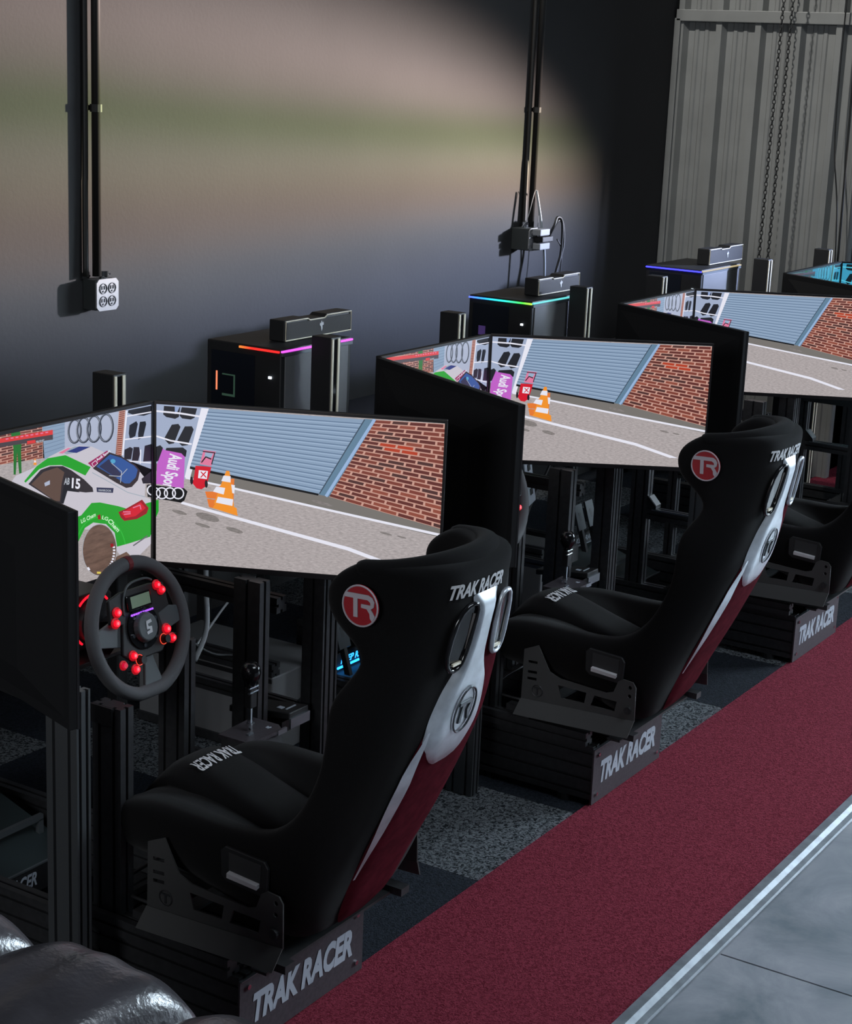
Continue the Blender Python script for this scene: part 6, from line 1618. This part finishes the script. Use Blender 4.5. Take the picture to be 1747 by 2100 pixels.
# ------------------------------------------------------------------ pedal trays
def make_pedals(lit):
    r = thing('pedal_set', None, 'pedals')
    bm = B(); prism(bm, [(0, .055), (.30, .15), (.30, .142), (0, .047)], lambda u, v, w: Vector((-.17 + w, u, v)), 0.34); link('tray', bm, mat('teal_black_tray', (0.02, 0.028, 0.03), 0.4), r)
    bm = B(); box(bm, -.172, .172, -.004, 0, -.012, .056); fp = link('heel_plate', bm, plastic, r)
    text_on('lettering', 'TRAK RACER', (-.15, -.0045, .008), (.19, 0, 0), (0, 0, .036), grey_ink, fp, bold=0.03, shear=0.25)
    bm = B(); box(bm, -.172, .172, -.007, -.001, .056, .060); link('heel_edge', bm, alu_light, r)
    bm = B(); box(bm, -.11, .15, .080, .092, .115, .130); box(bm, -.11, -.095, .080, .092, .075, .118); box(bm, .135, .15, .080, .092, .075, .118); link('heel_rest_bar', bm, alu_light, r)
    for x in (-.09, .0, .10):
        bm = B(); prism(bm, [(.19, .16), (.21, .16), (.25, .30), (.235, .31)], lambda u, v, w: Vector((x - .008 + w, u, v)), 0.016); pd = link('pedal_arm', bm, alu, r)
        bm = B(); prism(bm, [(.215, .245), (.222, .24), (.252, .335), (.245, .34)], lambda u, v, w: Vector((x - .03 + w, u, v)), 0.06); link('pedal_pad', bm, mat('pedal_metal', (0.06, 0.065, 0.07), 0.4, 0.6), pd)
    bm = B(); box(bm, -.17, .17, .27, .275, .15, .20); rp2 = link('back_plate', bm, plastic, r)
    tm = emis('blue_led_lit', (0.03, 0.35, 1.0), 2.2) if lit else grey_ink
    text_on('lettering', 'KEEP RACING', (-.035, .2695, .163), (.20, 0, 0), (0, 0, .022), tm, rp2, bold=0.03)
    bm = B(); box(bm, -.06, .165, .262, .27, .153, .157); link('light_strip', bm, emis('blue_strip', (0.02, 0.32, 1.0), 3.0) if lit else alu_light, r)
    bm = B(); box(bm, -.165, .165, .30, .42, .0, .03); link('rear_foot', bm, black_paint, r)
    return r
for i, (x, y, z, lit, lab) in enumerate(((2.745, 2.80, 0.075, False, 'dark pedal set at the bottom left, plate lettered TRAK RACER'), (4.33, 2.70, 0.028, True, 'pedal set with blue lit strip beyond the nearest seat back'), (5.955, 2.72, 0.075, False, 'pedal set with pale bar beyond the middle seat cushion'))):
    o = make_pedals(lit); o.location = (x, y, z); o['label'] = lab; o['group'] = 'pedal sets'

# ------------------------------------------------------------------ computers, tables, speakers
def table(x0, x1, label, yf=-.43):
    t = thing('side_table', label, 'table', ((x0 + x1) / 2, 3.45, 0.0), 'black tables along the wall'); w = (x1 - x0) / 2
    rbox('table_top', -w, w, yf, .45, .70, .73, black_paint, t)
    for sx in (-1, 1):
        for yy in (yf + .03, .40): rbox('leg', sx * (w - .05) - .02, sx * (w - .05) + .02, yy - .02, yy + .02, 0.012, .70, black_paint, t)
    return t
table(3.30, 4.74, 'black side table under the nearest computer'); table(4.99, 6.38, 'black side table under the second computer'); table(6.62, 8.20, 'black side table under the third computer')
def led_mat(name, stops, axis, a, b, s=2.0):
    m = mat(name, (0.01, 0.01, 0.01), 0.5, emit=(1, 1, 1), es=s); t = m.node_tree; bs = t.nodes['Principled BSDF']
    tc = t.nodes.new('ShaderNodeTexCoord'); sp = t.nodes.new('ShaderNodeSeparateXYZ'); t.links.new(tc.outputs['Object'], sp.inputs[0])
    mr = t.nodes.new('ShaderNodeMapRange'); mr.inputs[1].default_value = a; mr.inputs[2].default_value = b; t.links.new(sp.outputs[axis], mr.inputs[0])
    r = t.nodes.new('ShaderNodeValToRGB'); t.links.new(mr.outputs[0], r.inputs[0])
    set_ramp(r.color_ramp, [(p, tuple(c) + (1,)) for p, c in stops])
    t.links.new(r.outputs[0], bs.inputs['Emission Color']); return m
def pc(x0, x1, y0, y1, label, side, front, fan, ztop=1.18):
    t = thing('desktop_computer', label, 'computer', (x0, y0, 0.73), 'desktop computers on the tables'); w, d, h = x1 - x0, y1 - y0, ztop - 0.73
    bm = B(); box(bm, 0.003, w, 0, d, 0, h); link('case', bm, plastic, t, bevel=0.004)
    bm = B(); box(bm, 0, 0.004, .10, d - .02, .02, h - .03); gl = link('side_glass', bm, glass_dark, t)
    bm = B(); box(bm, 0.02, w - .02, -.004, 0.001, .02, h - .022); link('front_mesh', bm, mat('front_mesh_grey', (0.13, 0.13, 0.135), 0.45, 0.2, bump=0.3, bs=2500), t, bevel=0.003)
    bm = B(); box(bm, 0.004, w, -.006, 0.0, h - .022, h - .012); link('front_rail', bm, alu_light, t)
    a, b_ = side[1]; bm = B(); box(bm, -0.003, 0.003, a * d, b_ * d, h - .012, h - .006); link('side_light_strip', bm, side[0], t)
    bm = B(); box(bm, 0.0, w, -.007, -.001, h - .010, h - .004); link('front_light_strip', bm, front, t)
    bm = B(); box(bm, -.001, .003, .035, .045, h - .095, h - .088); link('power_light', bm, emis('white_led', (.8, .9, 1), 4.0), t)
    if fan:
        bm = B(); box(bm, -.0018, 0.001, .245, .25, h - .155, h - .095); link('fan_light', bm, emis('orange_led', (1, .25, .12), 1.2), t)
        bm = B()
        for q in ((.175, .225, h - .170, h - .163), (.175, .180, h - .170, h - .10), (.18, .225, h - .104, h - .100)): box(bm, -.0018, 0.001, *q)
        link('fan_frame_light', bm, emis('dim_green_led', srgb(60, 90, 74)[:3], 0.5), t)
    else:
        bm = B(); box(bm, -.0018, 0.001, .20, .23, h - .15, h - .115); link('fan_light', bm, emis('violet_dim_led', srgb(62, 44, 96)[:3], 0.8), t)
    return t
red_l = led_mat('red_orange_strip', [(0, (1, .02, .02)), (.7, (1, .03, .02)), (1, (.9, .25, .04))], 1, 0.0, 0.16, 1.3)
pc(4.213, 4.588, 3.17, 3.46, 'nearest black desktop computer with red and pink light strips', (red_l, (0.02, .55)), emis('pink_strip', (.75, .10, .85), 1.4), True)
pc(5.826, 6.215, 3.195, 3.475, 'second black desktop computer with blue to green light strip', (led_mat('rainbow_strip', [(0, (.35, .8, .05)), (.15, (.05, .8, .05)), (.45, (.02, .75, .5)), (.75, (.02, .3, .95)), (1, (.08, .12, 1))], 1, 0.0, 0.28, 2.2), (0.0, 1)), emis('teal_strip', (.12, .62, .62), 1.3), False)
pc(7.447, 7.90, 3.21, 3.49, 'farthest desktop computer with deep blue light strip', (emis('deep_blue_strip', (.03, .03, 1), 4.5), (0, 1)), emis('amber_pale_strip', (.55, .45, .25), 1.0), False)
def soundbar(x0, x1, y0, label, ztop=1.250):
    t = thing('speaker_bar', label, 'speaker', (x0, y0, 1.181), 'speaker bars on the computers'); w = x1 - x0; h = ztop - 1.181
    bm = B(); prism(bm, [(0, 0), (w, 0), (w, h), (w * .62, h), (w * .58, h - .008), (w * .36, h - .008), (w * .33, h - .002), (0, h - .002)], lambda u, v, q: Vector((u, q, v)), 0.060); link('speaker_case', bm, plastic, t, bevel=0.003)
    bm = B(); tube(bm, [(0.003, -.003, .004), (w - .003, -.003, .004), (w - .003, -.003, h - .003), (w * .62, -.003, h - .003), (w * .58, -.003, h - .011), (w * .36, -.003, h - .011), (w * .33, -.003, h - .005), (.003, -.003, h - .005)], 0.0022, 5, closed=True); link('edge_trim', bm, gold_line, t)
    bm = B(); box(bm, .006, w - .006, -.004, 0, .008, h - .012); link('grille', bm, mat('grille_grey', (0.035, 0.033, 0.032), 0.7, bump=0.4, bs=3000), t)
    bm = B(); c = w * .53
    for poly in ([(0, -.016), (.004, -.008), (.003, .012), (-.002, .018), (-.004, .0)], [(-.010, .004), (-.005, .0), (-.004, .008), (-.009, .012)], [(.005, .002), (.010, .004), (.009, .013), (.004, .009)]): prism(bm, poly, lambda u, v, q: Vector((c + u, -.0055 + q, h * .48 + v)), 0.001)
    link('logo', bm, white_ink, t)
    return t
soundbar(4.330, 4.690, 3.245, 'black speaker bar with pale trim on top of the nearest computer'); soundbar(5.985, 6.33, 3.26, 'black speaker bar with pale trim on the second computer')
soundbar(7.66, 8.06, 3.27, 'grey fronted speaker bar on the farthest computer', 1.258)
def tower(x, y, label, ztop=1.218, w=0.052, d=0.075, zb=0.731):
    t = thing('tower_speaker', label, 'speaker', (x, y, zb), 'slim tower speakers on the tables'); h = ztop - zb
    bm = B(); box(bm, 0, w, 0, d, 0, h); link('speaker_case', bm, plastic, t, bevel=0.003)
    bm = B(); box(bm, 0.002, .010, -.004, 0, .01, h - .004); box(bm, w - .020, w - .010, -.004, 0, .01, h - .004); link('edge_trim', bm, gold_line, t)
    bm = B(); box(bm, .012, w - .022, -.002, 0, .01, h - .006); link('grille', bm, gloss_black, t)
    return t
tower(3.355, 3.065, 'slim tower speaker left of the nearest computer, by the car screen', 1.222)
tower(4.315, 3.055, 'slim tower speaker before the nearest computer, right side')
tower(5.075, 3.065, 'slim tower speaker left of the second computer', 1.220)
tower(6.09, 3.10, 'slim tower speaker before the second computer, right side', 1.222)
tower(6.700, 3.06, 'slim tower speaker left of the farthest computer, under its deep blue strip', 1.222)
tower(7.88, 3.06, 'slim tower speaker right of the farthest computer, pale right edge', 1.212)
tower(8.25, 2.90, 'tall slim tower speaker at the right edge, before the ribbed wall', 1.250, zb=0.0125)

# ------------------------------------------------------------------ cables in the frames
G = 'loose cables behind the monitors'
for pts, r, m, lab in (
    ([(3.62, 2.95, .86), (3.60, 2.95, .72), (3.60, 2.95, .62), (3.58, 2.93, .50), (3.53, 2.93, .42)], .0075, cable_w, 'white cable hanging in an S behind the nearest wheel'),
    ([(3.62, 2.97, .76), (3.56, 2.97, .70), (3.50, 2.97, .66), (3.44, 2.97, .655)], .006, cable_w, 'white cable bending left behind the rim of the nearest wheel'),
    ([(3.42, 2.95, .80), (3.46, 2.95, .825), (3.54, 2.95, .82), (3.60, 2.95, .78)], .006, cable_w, 'white cable arched just under the nearest screen'),
    ([(3.45, 2.97, .40), (3.58, 2.97, .44), (3.70, 2.97, .52), (3.80, 2.97, .58)], .0035, cable_w, 'thin pale cable rising to the right behind the nearest wheel'),
    ([(3.50, 2.97, .50), (3.65, 2.97, .40), (3.80, 2.97, .34), (3.95, 2.97, .16)], .006, cable_b, 'black cable crossing low behind the nearest frame'),
    ([(3.95, 2.97, .90), (3.99, 2.97, .72), (4.10, 2.97, .58), (4.16, 2.97, .40), (4.20, 2.97, .3)], .018, cable_b, 'thick black cable bundle falling between two posts'),
    ([(4.02, 2.97, .80), (4.02, 2.98, .72), (4.03, 2.98, .66)], .005, cable_w, 'short white cable end beneath the nearest right monitor'),
    ([(4.12, 2.9, .50), (4.13, 2.9, .43), (4.16, 2.9, .37)], .005, cable_w, 'short pale cable by the black bundle'),
    ([(5.62, 2.97, .82), (5.58, 2.97, .74), (5.50, 2.97, .66), (5.44, 2.97, .64)], .010, cable_w, 'white cable bending down behind the second screen'),
    ([(5.70, 2.97, .74), (5.62, 2.97, .60), (5.5, 2.97, .50), (5.42, 2.97, .38)], .008, cable_b, 'black cable tangle behind the second frame'),
    ([(2.36, 2.9, .66), (2.44, 2.9, .50), (2.54, 2.9, .34), (2.56, 2.9, .15)], .006, cable_b, 'black cable falling at the left edge of the photo'),
    ([(2.50, 2.9, .62), (2.42, 2.9, .50), (2.36, 2.9, .34), (2.30, 2.9, .12)], .006, cable_b, 'black cable crossing the other at the left edge of the photo')):
    thin_cable(pts, r, m, lab, 'loose_cable', 'cable', G)
t = thing('power_strip', 'grey power strip with sockets hanging behind the second frame', 'power strip', (5.44, 2.97, .60))
bm = B(); T2 = Matrix.Rotation(RD(-18), 4, 'Y'); box(bm, -.028, .028, -.018, .018, -.11, .11, T=T2); link('strip_body', bm, mat('strip_grey', (.35, .38, .42), .5), t, bevel=.004)
for k in range(3):
    bm = B(); box(bm, -.008, .008, -.021, -.018, -.07 + k * .05, -.045 + k * .05, T=T2); link('socket', bm, plastic, t)
t = thing('paper_sheet', 'crumpled grey paper sheet stuck behind the second frame', 'paper', (4.98, 2.97, .42))
bm = B(); g = [[bm.verts.new((-.06 + .03 * i, .006 * ((i * 7 + j * 5) % 3), .045 * j)) for i in range(5)] for j in range(6)]
for j in range(5):
    for i in range(4): bm.faces.new((g[j][i], g[j][i + 1], g[j + 1][i + 1], g[j + 1][i]))
o = link('sheet', bm, mat('grey_paper', (.16, .17, .2), .8), t); o.modifiers.new('solid', 'SOLIDIFY').thickness = .001
t = thing('cable_tag', 'pale blue tag on cable between two posts of nearest stand', 'tag', (4.20, 2.97, .66))
bm = B(); box(bm, -.05, .05, 0, .003, -.013, .013, T=Matrix.Rotation(RD(-14), 4, 'Y')); link('tag', bm, mat('tag_blue', (.25, .32, .38), .6), t)
# low panels on the floor between frames
for i, (x, lab) in enumerate(((3.90, 'low grey floor cabinet between the nearest and second frames'), (5.55, 'low grey floor cabinet between the second and third frames'))):
    t = thing('floor_cabinet', lab, 'cabinet', (x, 3.26, 0.012), 'low cabinets between the frames')
    rbox('body', 0, .30, -.32, .20, 0, .25, mat('cabinet_grey', (.16, .16, .165), .6), t)
    bar('top_profile', (.016, -.32, .272), (.016, .20, .272), .04, .04, t); rbox('kick_strip', -.006, 0, -.32, .20, .0, .03, alu, t)
    rbox('top_strip', -.004, 0, -.32, .20, .232, .246, black_paint, t)

# ------------------------------------------------------------------ leather sofa in the foreground
leather = mat('grey_leather', (0.065, 0.060, 0.068), 0.28, spec=0.9, var=0.3, vs=14, bump=0.35, bs=90)
sofa = thing('leather_sofa', 'puffy dark grey leather sofa at the bottom left corner', 'sofa', (1.42, 1.45, 0))
def pillow(name, y0, y1, x0, x1, z0, z1, parent, seed):
    rnd = random.Random(seed); bm = B(); ny, na = 14, 22; rows = []
    for j in range(ny + 1):
        t = j / ny; y = lerp(y0, y1, t); pinch = (1 - abs(2 * t - 1) ** 3.2) ** 0.5 if 0 < j < ny else 0.0
        pinch = 0.74 + 0.26 * pinch; row = []
        for k in range(na):
            a = 2 * pi * k / na; cx, cz = (x0 + x1) / 2, (z0 + z1) / 2; ex = math.copysign(abs(cos(a)) ** .62, cos(a)); ez = math.copysign(abs(sin(a)) ** .62, sin(a))
            wr = 1 + 0.012 * sin(9 * a + 5 * t + seed) + 0.010 * sin(23 * t + 3 * a)
            row.append(bm.verts.new((cx + (x1 - x0) / 2 * ex * (0.86 + .14 * pinch) * wr - 0, y, cz + (z1 - z0) / 2 * ez * (pinch if ez > 0 else 1) * wr)))
        rows.append(row)
    for a, b in zip(rows[:-1], rows[1:]):
        for k in range(na): bm.faces.new((a[k], a[(k + 1) % na], b[(k + 1) % na], b[k]))
    bm.faces.new(rows[0][::-1]); bm.faces.new(rows[-1])
    return link(name, bm, leather, parent, smooth=True, subs=2)
YS = [2.02, 1.655, 1.366, 1.06]
for i in range(3): pillow('back_cushion', YS[i + 1] + .002 - 1.45, YS[i] - .002 - 1.45, -.19, .30, .28, .850 - (0.012 if i == 2 else 0), sofa, i * 2.1)
for yv in YS[1:3]:
    bm = B(); tube(bm, [((.05 + .235 * cos(a)), yv - 1.45, .56 + .235 * sin(a)) for a in [pi * k / 14 for k in range(15)]], 0.006, 6); link('seam_piping', bm, leather, sofa, smooth=True)
rbox('sofa_base', -.17, .22, -.42, .58, .04, .34, leather, sofa, .03)
